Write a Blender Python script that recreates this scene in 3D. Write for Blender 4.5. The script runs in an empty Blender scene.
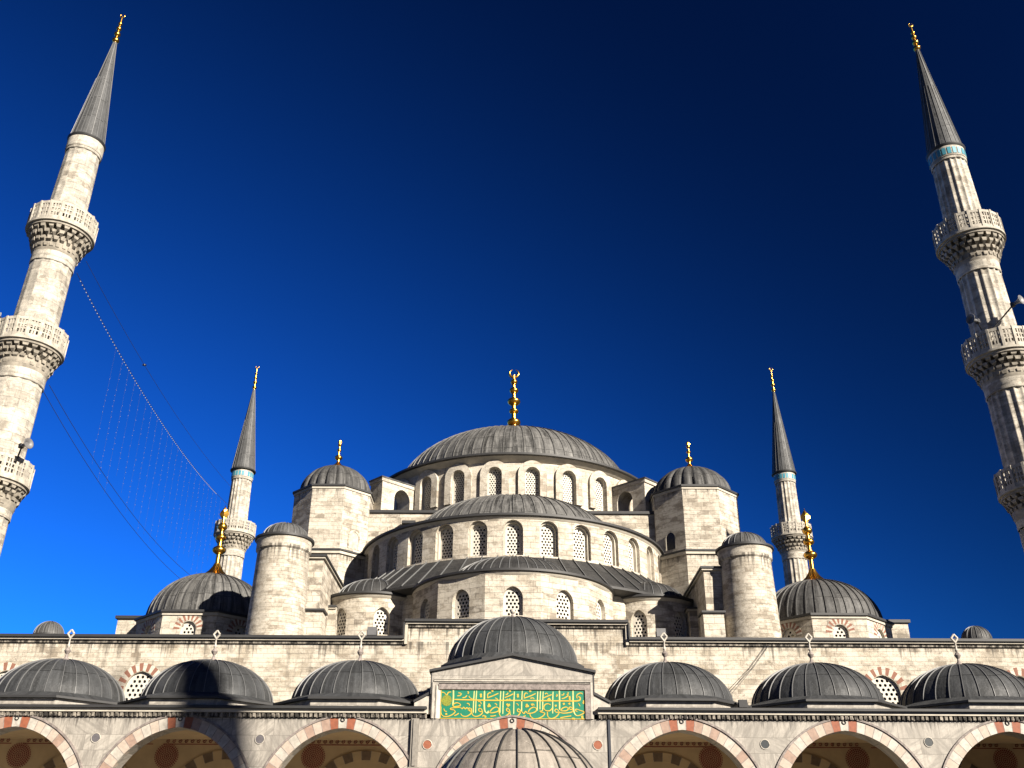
import bpy, math, random
from math import sin, cos, pi, sqrt, radians, atan2
random.seed(7)
scn = bpy.context.scene
COL = scn.collection

# ------------------------------------------------------------------ camera, sky, sun, exposure
cam_d = bpy.data.cameras.new('camera')
cam = bpy.data.objects.new('camera', cam_d); COL.objects.link(cam)
cam.location = (0, 0, 1.6)
cam_d.sensor_width = 36.0; cam_d.lens = 35.02; cam_d.shift_x = -2/1024
cam_d.clip_start = 0.1; cam_d.clip_end = 6000
from mathutils import Euler, Matrix
TILT, ROLL = radians(26.6), radians(0.3)
cam.matrix_world = Matrix.Translation((0, 0, 1.6)) @ Matrix.Rotation(pi/2 + TILT, 4, 'X') @ Matrix.Rotation(ROLL, 4, 'Z')
scn.camera = cam

SUN_AZ, SUN_EL = 42.0, 25.0          # degrees right of the line from the hall to the camera / above the horizon
w = bpy.data.worlds.new('World'); scn.world = w; w.use_nodes = True
wn = w.node_tree
for n in list(wn.nodes): wn.nodes.remove(n)
sky = wn.nodes.new('ShaderNodeTexSky'); sky.sky_type = 'NISHITA'; sky.sun_disc = False
sky.sun_elevation = radians(SUN_EL); sky.sun_rotation = radians(180 - SUN_AZ)
sky.altitude = 600; sky.air_density = 1.0; sky.dust_density = 0.0; sky.ozone_density = 6.0
# a clear winter sky through a polarising filter: deep blue, darkest at right angles to the sun; unseen sun side kept as dark to cut fill light
gam = wn.nodes.new('ShaderNodeGamma'); gam.inputs[1].default_value = 1.36
wtc = wn.nodes.new('ShaderNodeTexCoord')
wdt = wn.nodes.new('ShaderNodeVectorMath'); wdt.operation = 'DOT_PRODUCT'
wdt.inputs[1].default_value = (sin(radians(SUN_AZ))*cos(radians(SUN_EL)), -cos(radians(SUN_AZ))*cos(radians(SUN_EL)), sin(radians(SUN_EL)))
wn.links.new(wtc.outputs['Generated'], wdt.inputs[0])
def wmath(op, x, y):
    d = wn.nodes.new('ShaderNodeMath'); d.operation = op
    for i, q in enumerate((x, y)):
        if isinstance(q, (int, float)): d.inputs[i].default_value = q
        else: wn.links.new(q, d.inputs[i])
    return d.outputs[0]
cneg = wmath('MINIMUM', wdt.outputs['Value'], 0.0)
c2 = wmath('MULTIPLY', cneg, cneg)
pol = wmath('DIVIDE', wmath('SUBTRACT', 1.0, c2), wmath('ADD', 1.0, c2))
keep = wmath('SUBTRACT', 1.0, wmath('MULTIPLY', pol, 0.85))
wmx = wn.nodes.new('ShaderNodeVectorMath'); wmx.operation = 'MULTIPLY'; wmx.inputs[1].default_value = (0.088, 0.48, 0.97)
wsc = wn.nodes.new('ShaderNodeVectorMath'); wsc.operation = 'SCALE'
bg = wn.nodes.new('ShaderNodeBackground'); bg.inputs[1].default_value = 0.05
wo = wn.nodes.new('ShaderNodeOutputWorld')
wn.links.new(sky.outputs[0], gam.inputs[0]); wn.links.new(gam.outputs[0], wmx.inputs[0]); wn.links.new(wmx.outputs[0], wsc.inputs[0])
wn.links.new(keep, wsc.inputs['Scale']); wn.links.new(wsc.outputs[0], bg.inputs[0]); wn.links.new(bg.outputs[0], wo.inputs[0])

sd = bpy.data.lights.new('sun', 'SUN'); sd.energy = 5.0; sd.angle = radians(0.5); sd.color = (1.0, 0.91, 0.78)
sun = bpy.data.objects.new('sun', sd); COL.objects.link(sun)
from mathutils import Vector
SV = Vector((sin(radians(SUN_AZ))*cos(radians(SUN_EL)), -cos(radians(SUN_AZ))*cos(radians(SUN_EL)), sin(radians(SUN_EL))))
sun.rotation_euler = SV.to_track_quat('Z', 'Y').to_euler()
sun.location = (40, -40, 60)

vs = scn.view_settings
vs.view_transform = 'Standard'; vs.look = 'None'; vs.gamma = 1.0; vs.use_curve_mapping = False
vs.exposure = 1.38
scn.cycles.max_bounces = 6; scn.cycles.diffuse_bounces = 4

# ------------------------------------------------------------------ node helpers and materials
class NT:
    def __init__(s, name):
        s.m = bpy.data.materials.new(name); s.m.use_nodes = True
        s.t = s.m.node_tree; s.t.nodes.clear()
        s.o = s.t.nodes.new('ShaderNodeOutputMaterial'); s.b = s.t.nodes.new('ShaderNodeBsdfPrincipled')
        s.t.links.new(s.b.outputs[0], s.o.inputs[0])
    def n(s, typ, **kw):
        d = s.t.nodes.new(typ)
        for k, v in kw.items(): setattr(d, k, v)
        return d
    def l(s, a, b): s.t.links.new(a, b)
    def put(s, sock, v):
        if hasattr(v, 'bl_idname') or isinstance(v, bpy.types.NodeSocket): s.l(v, sock)
        else: sock.default_value = v
    def math(s, op, a, b=0.0, clamp=False):
        d = s.n('ShaderNodeMath', operation=op); d.use_clamp = clamp
        s.put(d.inputs[0], a); s.put(d.inputs[1], b); return d.outputs[0]
    def uv(s):
        return s.n('ShaderNodeUVMap', uv_map='uv').outputs[0]
    def obj(s):
        return s.n('ShaderNodeTexCoord').outputs['Object']
    def geo(s):
        return s.n('ShaderNodeNewGeometry').outputs['Position']
    def mapping(s, v, scale=(1, 1, 1), loc=(0, 0, 0)):
        d = s.n('ShaderNodeMapping'); s.l(v, d.inputs[0]); d.inputs['Scale'].default_value = scale; d.inputs['Location'].default_value = loc
        return d.outputs[0]
    def noise(s, v, scale, detail=4, rough=0.55):
        d = s.n('ShaderNodeTexNoise'); s.l(v, d.inputs['Vector']); d.inputs['Scale'].default_value = scale
        d.inputs['Detail'].default_value = detail; d.inputs['Roughness'].default_value = rough
        return d.outputs[0]
    def ramp(s, v, lo, hi, a=0.0, b=1.0):
        d = s.n('ShaderNodeMapRange'); s.l(v, d.inputs[0]); d.inputs[1].default_value = lo; d.inputs[2].default_value = hi
        d.inputs[3].default_value = a; d.inputs[4].default_value = b; d.clamp = True
        return d.outputs[0]
    def mix(s, f, a, b, mode='MIX'):
        d = s.n('ShaderNodeMix', data_type='RGBA', blend_type=mode)
        s.put(d.inputs[0], f)
        for i, x in ((6, a), (7, b)):
            if isinstance(x, tuple): d.inputs[i].default_value = x + (1.0,) if len(x) == 3 else x
            else: s.l(x, d.inputs[i])
        return d.outputs[2]
    def done(s, col, rough=0.8, metal=0.0, bump=None, bstr=0.3, bdist=0.02, spec=None):
        col = s.mix(1.0, col, (0.70, 0.70, 0.70), 'MULTIPLY')
        if isinstance(col, tuple): s.b.inputs['Base Color'].default_value = col + (1.0,)
        else: s.l(col, s.b.inputs['Base Color'])
        s.put(s.b.inputs['Roughness'], rough); s.b.inputs['Metallic'].default_value = metal
        if spec is not None: s.b.inputs['Specular IOR Level'].default_value = spec
        if bump is not None:
            d = s.n('ShaderNodeBump'); d.inputs['Strength'].default_value = bstr; d.inputs['Distance'].default_value = bdist
            s.l(bump, d.inputs['Height']); s.l(d.outputs[0], s.b.inputs['Normal'])
        return s.m

def drip_mask(s, uv, z0, z1):
    sp = s.n('ShaderNodeSeparateXYZ'); s.l(uv, sp.inputs[0])
    st = s.noise(s.mapping(uv, (4.5, 0.12, 1), (11, 2, 0)), 1.0, 5, 0.7)
    lim = s.ramp(sp.outputs[1], z0, z1, 0.74, 0.46)
    return s.math('MULTIPLY', s.ramp(s.math('SUBTRACT', st, lim), 0.0, 0.12), s.math('LESS_THAN', sp.outputs[1], z1+0.12))
def mat_ashlar(name, c1, c2, c3, bw=0.95, bh=0.36, dirt=0.5, mortar=0.012, dark=0.5, drips=(), grey=(0.30, 0.275, 0.24)):
    s = NT(name); uv = s.uv()
    sep = s.n('ShaderNodeSeparateXYZ'); s.l(uv, sep.inputs[0])
    # rows of uneven height and randomly shifted blocks
    wob = s.noise(s.mapping(uv, (0.0, 0.9, 1)), 1.0, 1)
    v2 = s.math('ADD', sep.outputs[1], s.math('MULTIPLY', wob, 0.25))
    row = s.math('FLOOR', s.math('DIVIDE', v2, bh))
    wn_ = s.n('ShaderNodeTexWhiteNoise', noise_dimensions='1D'); s.l(row, wn_.inputs['W'])
    u2 = s.math('ADD', sep.outputs[0], s.math('MULTIPLY', wn_.outputs[0], 3.0))
    uw = s.noise(s.mapping(uv, (0.55, 0.0, 1), (3, 0, 0)), 1.0, 1)
    u3 = s.math('ADD', u2, s.math('MULTIPLY', uw, 0.9))
    cmb = s.n('ShaderNodeCombineXYZ'); s.l(u3, cmb.inputs[0]); s.l(v2, cmb.inputs[1])
    br = s.n('ShaderNodeTexBrick'); s.l(cmb.outputs[0], br.inputs['Vector'])
    br.offset = 0.5; br.inputs['Scale'].default_value = 1.0; br.inputs['Brick Width'].default_value = bw; br.inputs['Row Height'].default_value = bh
    br.inputs['Mortar Size'].default_value = mortar; br.inputs['Mortar Smooth'].default_value = 0.2; br.inputs['Bias'].default_value = 0.0
    br.inputs['Color1'].default_value = (0, 0, 0, 1); br.inputs['Color2'].default_value = (1, 1, 1, 1); br.inputs['Mortar'].default_value = (0.5, 0.5, 0.5, 1)
    rnd = s.n('ShaderNodeSeparateColor'); s.l(br.outputs[0], rnd.inputs[0]); rv = rnd.outputs[0]
    # replaced and darker stones come in patches, not evenly strewn
    zone = s.noise(s.geo(), 0.33, 3, 0.6)
    t = s.math('ADD', s.math('MULTIPLY', rv, 0.55), s.math('MULTIPLY', zone, 1.1))
    base = s.mix(s.ramp(t, 0.62, 0.98), c1, c2)
    base = s.mix(s.ramp(t, 0.97, 1.04), base, c3)
    big = s.noise(s.geo(), 0.22, 7, 0.72)
    base = s.mix(s.ramp(big, 0.48, 0.64, 0, dirt*0.75), base, grey)
    fine = s.noise(uv, 6.0, 8, 0.78)
    base = s.mix(s.ramp(fine, 0.38, 0.56, 0.6, 0), base, tuple(x*0.55 for x in c2))
    band = s.noise(s.mapping(uv, (0.9, 5.5, 1), (2, 9, 0)), 1.0, 5, 0.7)
    base = s.mix(s.ramp(band, 0.54, 0.64, 0, 0.5), base, (0.22, 0.19, 0.155))
    streak = s.noise(s.mapping(uv, (2.4, 0.14, 1), (7, 3, 0)), 1.0, 6, 0.68)
    base = s.mix(s.ramp(streak, 0.55, 0.66, 0, dark*0.85), base, (0.085, 0.075, 0.062))
    pit = s.noise(uv, 2.6, 5, 0.8)
    base = s.mix(s.ramp(pit, 0.58, 0.66, 0, 0.65), base, (0.10, 0.088, 0.072))
    pale = s.noise(s.mapping(uv, (1.0, 1.6, 1), (31, 5, 0)), 0.8, 5, 0.7)
    base = s.mix(s.ramp(pale, 0.46, 0.58, 0, 0.8), base, (0.71, 0.65, 0.55))
    for z0, z1 in drips: base = s.mix(s.math('MULTIPLY', drip_mask(s, uv, z0, z1), 0.8), base, (0.075, 0.066, 0.055))
    base = s.mix(s.math('MULTIPLY', br.outputs['Fac'], 0.6), base, (0.14, 0.12, 0.10))
    h = s.math('SUBTRACT', s.math('ADD', fine, s.math('MULTIPLY', rv, 0.35)), s.math('MULTIPLY', br.outputs['Fac'], 0.9))
    return s.done(base, 0.9, bump=h, bstr=0.75, bdist=0.035)

def mat_marble(name, c1, c2, streaks=0.4, drips=(), bw=1.75, bh=0.62, loc=(0, 0, 0)):
    s = NT(name); uv = s.uv()
    br = s.n('ShaderNodeTexBrick'); s.l(s.mapping(uv, (1, 1, 1), loc), br.inputs['Vector']); br.offset = 0.5
    br.inputs['Scale'].default_value = 1; br.inputs['Brick Width'].default_value = bw; br.inputs['Row Height'].default_value = bh
    br.inputs['Mortar Size'].default_value = 0.008; br.inputs['Mortar Smooth'].default_value = 0.1
    br.inputs['Color1'].default_value = (0, 0, 0, 1); br.inputs['Color2'].default_value = (1, 1, 1, 1); br.inputs['Mortar'].default_value = (0.5, 0.5, 0.5, 1)
    rc = s.n('ShaderNodeSeparateColor'); s.l(br.outputs[0], rc.inputs[0]); rv = rc.outputs[0]
    base = s.mix(rv, c1, c2)
    # slanting veins whose direction changes from slab to slab
    sp = s.n('ShaderNodeSeparateXYZ'); s.l(uv, sp.inputs[0])
    ang = s.math('MULTIPLY', s.math('SUBTRACT', rv, 0.5), 2.6)
    va = s.math('ADD', s.math('MULTIPLY', sp.outputs[0], s.math('COSINE', ang)), s.math('MULTIPLY', sp.outputs[1], s.math('SINE', ang)))
    vb = s.math('ADD', s.math('MULTIPLY', sp.outputs[1], s.math('COSINE', ang)), s.math('MULTIPLY', sp.outputs[0], s.math('MULTIPLY', s.math('SINE', ang), -1.0)))
    cv = s.n('ShaderNodeCombineXYZ'); s.l(s.math('MULTIPLY', va, 5.0), cv.inputs[0]); s.l(s.math('MULTIPLY', vb, 0.7), cv.inputs[1]); s.l(s.math('MULTIPLY', rv, 9.0), cv.inputs[2])
    vein = s.noise(cv.outputs[0], 1.0, 7, 0.68)
    base = s.mix(s.ramp(vein, 0.45, 0.60, 0, 0.75), base, tuple(x*0.52 for x in c2))
    cloud = s.noise(s.geo(), 0.8, 6, 0.7)
    base = s.mix(s.ramp(cloud, 0.47, 0.62, 0, 0.5), base, tuple(x*0.6 for x in c2))
    st = s.noise(s.mapping(uv, (5.5, 0.2, 1)), 1.0, 6, 0.68)
    base = s.mix(s.ramp(st, 0.50, 0.64, 0, streaks), base, (0.15, 0.13, 0.11))
    for z0, z1 in drips: base = s.mix(s.math('MULTIPLY', drip_mask(s, uv, z0, z1), 0.85), base, (0.06, 0.053, 0.045))
    base = s.mix(s.math('MULTIPLY', br.outputs['Fac'], 0.7), base, (0.12, 0.105, 0.09))
    fine = s.noise(uv, 9, 7, 0.75)
    base = s.mix(s.ramp(fine, 0.36, 0.62, 0.35, 0), base, tuple(x*0.5 for x in c2))
    return s.done(base, 0.65, bump=s.math('SUBTRACT', fine, br.outputs['Fac']), bstr=0.3, bdist=0.015)

def mat_plain(name, c, rough=0.8, var=0.3, scale=3.0, metal=0.0, bstr=0.15, spec=None):
    s = NT(name); g = s.geo()
    n1 = s.noise(g, scale, 6, 0.65)
    col = s.mix(s.ramp(n1, 0.38, 0.62, var, 0), c, tuple(x*0.5 for x in c))
    return s.done(col, rough, metal, bump=n1, bstr=bstr, bdist=0.01, spec=spec)

def mat_lead(name, cd, cl, streak=0.5, rough=0.55, joint=0.035, rows=True):
    s = NT(name); uv = s.uv()
    sep = s.n('ShaderNodeSeparateXYZ'); s.l(uv, sep.inputs[0])
    cu = s.math('FLOOR', sep.outputs[0])
    off = s.n('ShaderNodeTexWhiteNoise', noise_dimensions='1D'); s.l(cu, off.inputs['W'])
    v2 = s.math('ADD', sep.outputs[1], s.math('MULTIPLY', off.outputs[0], 0.16))
    cv = s.math('FLOOR', v2)
    cmb = s.n('ShaderNodeCombineXYZ'); s.l(cu, cmb.inputs[0]); s.l(cv, cmb.inputs[1])
    wn2 = s.n('ShaderNodeTexWhiteNoise', noise_dimensions='2D'); s.l(cmb.outputs[0], wn2.inputs['Vector'])
    g = s.geo()
    col = s.mix(s.ramp(wn2.outputs[0], 0, 1, 0.0, 0.8), cd, cl)
    st = s.noise(s.mapping(uv, (3.2, 0.42, 1)), 1.0, 6, 0.72)
    col = s.mix(s.ramp(st, 0.48, 0.68, 0, streak), col, tuple(min(1, x*2.0) for x in cl))
    st2 = s.noise(s.mapping(uv, (2.4, 0.3, 1), (5, 5, 0)), 1.0, 5, 0.68)
    col = s.mix(s.ramp(st2, 0.48, 0.62, 0, min(1, streak*1.25)), col, tuple(x*0.35 for x in cd))
    blot = s.noise(g, 1.1, 7, 0.75)
    col = s.mix(s.ramp(blot, 0.5, 0.68, 0, 0.5), col, tuple(min(1, x*1.6) for x in cl))
    col = s.mix(s.ramp(blot, 0.32, 0.46, 0.5, 0), col, tuple(x*0.45 for x in cd))
    fv = s.math('FRACT', v2)
    if rows: col = s.mix(s.math('MULTIPLY', s.math('LESS_THAN', fv, joint), 0.8), col, tuple(x*0.25 for x in cd))
    spk = s.noise(g, 11, 5, 0.7)
    col = s.mix(s.ramp(spk, 0.58, 0.68, 0, 0.5), col, tuple(min(1, x*1.9) for x in cl))
    dent = s.noise(g, 2.2, 3, 0.6)
    h = s.math('ADD', s.math('ADD', dent, s.math('MULTIPLY', spk, 0.25)), s.math('MULTIPLY', wn2.outputs[0], 0.5))
    return s.done(col, s.ramp(blot, 0.3, 0.7, rough+0.2, rough-0.05), 0.0, bump=h, bstr=0.6, bdist=0.07, spec=0.3)

CREAM, TAN, BROWN = (0.64, 0.575, 0.47), (0.47, 0.41, 0.325), (0.25, 0.215, 0.17)
M = {}
M['stone'] = mat_ashlar('cream ashlar', CREAM, TAN, BROWN)
M['hall_stone'] = mat_ashlar('hall wall stone', (0.64, 0.575, 0.47), (0.48, 0.415, 0.32), (0.32, 0.265, 0.20), 0.62, 0.235, 0.5, 0.006, 0.5, drips=((11.2, 12.6), (8.4, 9.4), (12.3, 13.4)))
M['course_stone'] = mat_ashlar('coursed turret stone', (0.58, 0.525, 0.435), (0.48, 0.42, 0.335), (0.33, 0.28, 0.215), 0.6, 0.21, 0.5, 0.006, 0.4, drips=((17.2, 19.0),))
M['stone_smooth'] = mat_ashlar('pale drum stone', (0.64, 0.585, 0.495), (0.54, 0.48, 0.395), (0.40, 0.34, 0.265), 1.3, 0.55, 0.4, 0.006, 0.55)
M['turret_stone'] = mat_ashlar('turret ashlar', (0.60, 0.545, 0.455), (0.47, 0.415, 0.335), (0.31, 0.265, 0.21), 0.8, 0.30, 0.4, 0.008, 0.4, drips=((25.8, 27.4), (21.3, 22.3)))
M['minaret_stone'] = mat_ashlar('minaret limestone', (0.52, 0.485, 0.42), (0.42, 0.385, 0.325), (0.33, 0.29, 0.235), 0.9, 0.55, 0.5, 0.007, 0.5)
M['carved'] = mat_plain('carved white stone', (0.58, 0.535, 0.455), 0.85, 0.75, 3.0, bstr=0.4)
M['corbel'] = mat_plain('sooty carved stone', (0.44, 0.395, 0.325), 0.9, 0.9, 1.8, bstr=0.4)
M['marble'] = mat_marble('weathered portico marble', (0.53, 0.49, 0.43), (0.45, 0.415, 0.365), 0.35, drips=((7.0, 7.75),), loc=(0.4, 0.35, 0))
M['trim'] = mat_plain('pale stone trim', (0.60, 0.55, 0.46), 0.85, 0.4, 2.0)
M['stain_shade'] = None
s = NT('stained frieze and shadow line stone'); g = s.geo()
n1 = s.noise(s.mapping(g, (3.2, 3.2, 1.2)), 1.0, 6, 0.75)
M['stain_shade'] = s.done(s.mix(s.ramp(n1, 0.46, 0.62), (0.022, 0.019, 0.016), (0.42, 0.375, 0.31)), 0.9, bump=n1)
M['lead'] = mat_lead('dark portico lead', (0.034, 0.036, 0.038), (0.064, 0.067, 0.071), 0.4)
M['lead_main'] = mat_lead('streaked grey lead', (0.075, 0.075, 0.074), (0.155, 0.153, 0.148), 0.85)
M['lead_mid'] = mat_lead('grey roof lead', (0.055, 0.055, 0.056), (0.105, 0.104, 0.102), 0.6)
M['lead_skirt'] = mat_lead('charcoal skirt lead', (0.027, 0.027, 0.028), (0.05, 0.05, 0.05), 0.35)
M['lead_spire'] = mat_lead('spire lead', (0.060, 0.062, 0.065), (0.10, 0.103, 0.107), 0.3, joint=0.03)
M['lead_fountain'] = mat_lead('pale fountain lead', (0.235, 0.21, 0.182), (0.30, 0.27, 0.235), 0.3, joint=0.03)
M['seam'] = mat_plain('lead seam', (0.15, 0.153, 0.157), 0.5, 0.3, 3)
M['seam_dark'] = mat_plain('dark lead seam', (0.03, 0.03, 0.03), 0.6, 0.3, 3)
M['lead_edge'] = mat_plain('lead edge', (0.035, 0.035, 0.037), 0.6, 0.4, 2)
M['gold'] = mat_plain('gilded copper', (0.95, 0.52, 0.09), 0.28, 0.25, 2.0, metal=1.0, bstr=0.05)
M['plaster'] = mat_plain('white window lattice', (0.70, 0.66, 0.58), 0.8, 0.25, 4)
M['glass'] = mat_plain('dark window glass', (0.012, 0.013, 0.016), 0.25, 0.3, 2)
M['red'] = mat_plain('red porphyry', (0.34, 0.105, 0.05), 0.7, 0.5, 6)
M['brick'] = mat_plain('red brick', (0.30, 0.135, 0.09), 0.85, 0.4, 7)
M['pink'] = mat_plain('pink marble', (0.42, 0.29, 0.225), 0.7, 0.5, 5)
M['white'] = mat_plain('white marble', (0.58, 0.535, 0.465), 0.6, 0.6, 4)
M['roundel_grey'] = mat_plain('grey granite roundel', (0.15, 0.14, 0.15), 0.5, 0.4, 9)
M['roundel_dark'] = mat_plain('dark green roundel', (0.035, 0.042, 0.045), 0.4, 0.4, 9)
M['ochre'] = mat_plain('ochre painted plaster', (0.60, 0.44, 0.25), 0.85, 0.25, 1.2)
M['umber'] = mat_plain('dark umber paint', (0.20, 0.135, 0.085), 0.85, 0.5, 5)
M['maroon'] = mat_plain('maroon paint', (0.30, 0.06, 0.04), 0.8, 0.4, 6)
M['paving'] = mat_marble('worn shade-darkened paving', (0.085, 0.08, 0.07), (0.065, 0.06, 0.053), 0.1)  # colour lowered to stand in for shade of courtyard porticoes not built
M['earth'] = mat_plain('park ground', (0.04, 0.042, 0.03), 0.95, 0.4, 0.1)  # dark tone includes the shade of trees that are not modelled
M['tile'] = mat_plain('turquoise tile', (0.10, 0.36, 0.46), 0.35, 0.25, 8)
M['green'] = mat_plain('emerald panel paint', (0.0, 0.21, 0.115), 0.5, 0.25, 5)
M['gilt'] = mat_plain('gilt lettering', (0.72, 0.47, 0.05), 0.45, 0.3, 8, spec=0.5)
M['gilt_pale'] = mat_plain('pale gilt lettering', (0.62, 0.66, 0.25), 0.45, 0.3, 8)
M['olive'] = mat_plain('olive gilt medallion', (0.30, 0.33, 0.03), 0.5, 0.9, 30)
M['frame_stone'] = mat_plain('mottled grey pink stone', (0.34, 0.29, 0.265), 0.7, 1.0, 7)
M['black'] = mat_plain('black metal', (0.015, 0.015, 0.017), 0.5, 0.2, 5)
M['cable'] = mat_plain('dark cable', (0.03, 0.035, 0.05), 0.6, 0.1, 5)
M['bulb'] = mat_plain('frosted bulb', (0.45, 0.46, 0.5), 0.4, 0.1, 5)
M['bulb_pink'] = mat_plain('dull pink bulb', (0.15, 0.16, 0.30), 0.4, 0.1, 5)
M['grey_metal'] = mat_plain('grey sheet metal', (0.16, 0.16, 0.165), 0.5, 0.3, 6)
M['pipe'] = mat_plain('weathered zinc pipe', (0.30, 0.275, 0.24), 0.6, 0.5, 5)
M['dry_stem'] = mat_plain('dry plant', (0.25, 0.20, 0.11), 0.9, 0.5, 9)

# ------------------------------------------------------------------ mesh collecting
WORLD = {}                                    # world position of every built object's origin
class MB:
    def __init__(s): s.v = []; s.f = []; s.uv = []; s.mi = []; s.sm = []
    def poly(s, pts, uvs=None, mi=0, smooth=False):
        i = len(s.v); s.v += [tuple(p) for p in pts]; s.f.append(tuple(range(i, i+len(pts))))
        if uvs is None:
            a, b, c = Vector(pts[0]), Vector(pts[1]), Vector(pts[2])
            n = (b-a).cross(c-a)
            k = max(range(3), key=lambda q: abs(n[q]))
            uvs = [(p[1], p[2]) if k == 0 else (p[0], p[2]) if k == 1 else (p[0], p[1]) for p in pts]
        s.uv += list(uvs); s.mi.append(mi); s.sm.append(smooth)
    def grid(s, P, U, mi=0, smooth=True, wrap=False):
        # P: rows of points sharing verts
        base = len(s.v); nr, nc = len(P), len(P[0])
        for r in P: s.v += [tuple(p) for p in r]
        for i in range(nr-1):
            for j in range(nc-1 if not wrap else nc):
                j2 = (j+1) % nc
                s.f.append((base+i*nc+j, base+i*nc+j2, base+(i+1)*nc+j2, base+(i+1)*nc+j))
                u = U
                s.uv += [u[i][j], u[i][j+1], u[i+1][j+1], u[i+1][j]]
                s.mi.append(mi); s.sm.append(smooth)
    def box(s, x0, x1, y0, y1, z0, z1, mi=0, skip=''):
        c = [(x0,y0,z0),(x1,y0,z0),(x1,y1,z0),(x0,y1,z0),(x0,y0,z1),(x1,y0,z1),(x1,y1,z1),(x0,y1,z1)]
        F = {'f':(0,1,5,4),'r':(1,2,6,5),'b':(2,3,7,6),'l':(3,0,4,7),'t':(4,5,6,7),'d':(3,2,1,0)}
        for k, q in F.items():
            if k not in skip: s.poly([c[i] for i in q], mi=mi)
    def obox(s, o, ex, ey, ez, mi=0):
        # box from a corner-centred frame: centre o, half vectors ex, ey, ez
        o = Vector(o); ex, ey, ez = Vector(ex), Vector(ey), Vector(ez)
        c = [o+a*ex+b*ey+d*ez for d in (-1, 1) for a, b in ((-1,-1),(1,-1),(1,1),(-1,1))]
        for q in ((0,1,5,4),(1,2,6,5),(2,3,7,6),(3,0,4,7),(4,5,6,7),(3,2,1,0)): s.poly([c[i] for i in q], mi=mi)
    def lathe(s, prof, cx, cy, n=48, a0=0.0, a1=2*pi, mi=0, smooth=True, panels=None, rowh=None, rfun=None):
        # prof: list of (r, z); angle 0 faces the camera (-Y), positive towards +X
        full = abs(a1-a0-2*pi) < 1e-6
        segs = []; cur = [prof[0]]
        for i in range(1, len(prof)):
            cur.append(prof[i])
            if i < len(prof)-1:
                d1 = (prof[i][0]-prof[i-1][0], prof[i][1]-prof[i-1][1]); d2 = (prof[i+1][0]-prof[i][0], prof[i+1][1]-prof[i][1])
                a = abs((atan2(d1[1], d1[0]) - atan2(d2[1], d2[0]) + pi) % (2*pi) - pi)
                if a > radians(33): segs.append(cur); cur = [prof[i]]
        segs.append(cur)
        rm = max(p[0] for p in prof); L = 0.0
        for sg in segs:
            P, U = [], []
            for k, (r, z) in enumerate(sg):
                if k: L += math.hypot(r-sg[k-1][0], z-sg[k-1][1])
                row, ur = [], []
                for j in range(n+1):
                    a = a0 + (a1-a0)*j/n
                    rr = r if rfun is None else rfun(a, r)
                    row.append((cx+rr*sin(a), cy-rr*cos(a), z))
                    u = a/(2*pi)*panels if panels else a*rm
                    ur.append((u, (L/rowh) if rowh else (z if abs(sg[-1][1]-sg[0][1]) > 1e-3 else L)))
                if full: row = row[:-1]
                P.append(row); U.append(ur)
            s.grid(P, U, mi, smooth, wrap=full)
    def tube(s, pts, r, n=6, mi=0):
        pts = [Vector(p) for p in pts]; P = []
        for i, p in enumerate(pts):
            t = (pts[min(i+1, len(pts)-1)] - pts[max(i-1, 0)]).normalized()
            a = t.cross(Vector((0, 0, 1)));
            if a.length < 1e-4: a = Vector((1, 0, 0))
            a.normalize(); b = t.cross(a)
            rr = r[i] if isinstance(r, (list, tuple)) else r
            P.append([p + a*rr*cos(2*pi*j/n) + b*rr*sin(2*pi*j/n) for j in range(n)])
        U = [[(j/n, i*0.3) for j in range(n+1)] for i in range(len(pts))]
        s.grid(P, U, mi, True, wrap=True)
        s.poly(P[0], [(0, 0)]*n, mi); s.poly(P[-1], [(0, 0)]*n, mi)
    def ball(s, c, r, n=8, mi=0, sz=1.0):
        prof = [(max(1e-4, r*sin(pi*k/n)), c[2]-r*sz*cos(pi*k/n)) for k in range(n+1)]
        s.lathe(prof, c[0], c[1], n*2 if n > 4 else 6, mi=mi)
    def build(s, name, mats, parent=None, origin=None):
        if not isinstance(mats, (list, tuple)): mats = [mats]
        xs = [v[0] for v in s.v]; ys = [v[1] for v in s.v]; zs = [v[2] for v in s.v]
        o = Vector(origin) if origin is not None else Vector(((min(xs)+max(xs))/2, (min(ys)+max(ys))/2, min(zs)))
        me = bpy.data.meshes.new(name)
        me.from_pydata([(v[0]-o.x, v[1]-o.y, v[2]-o.z) for v in s.v], [], s.f)
        lay = me.uv_layers.new(name='uv')
        lay.data.foreach_set('uv', [c for t in s.uv for c in t])
        me.polygons.foreach_set('material_index', s.mi); me.polygons.foreach_set('use_smooth', s.sm)
        for m in mats: me.materials.append(m)
        me.validate(); me.update()
        ob = bpy.data.objects.new(name, me); COL.objects.link(ob)
        WORLD[ob] = o
        if parent is not None:
            ob.parent = parent; ob.location = o - WORLD[parent]
        else: ob.location = o
        return ob

def thing(name, label, cat, loc, group=None):
    o = bpy.data.objects.new(name, None); COL.objects.link(o); o.empty_display_size = 0.5
    o.location = loc; WORLD[o] = Vector(loc); o['label'] = label; o['category'] = cat
    if group: o['group'] = group
    return o
def tag(o, label, cat, group=None):
    o['label'] = label; o['category'] = cat
    if group: o['group'] = group
    return o
def copy_tree(o, parent=None, loc=None):
    c = o.copy(); COL.objects.link(c)
    if parent is not None: c.parent = parent
    if loc is not None: c.location = loc
    WORLD[c] = Vector(c.location) + (WORLD[parent] if parent is not None else Vector((0, 0, 0)))
    for ch in list(o.children): copy_tree(ch, c)
    return c

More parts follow.
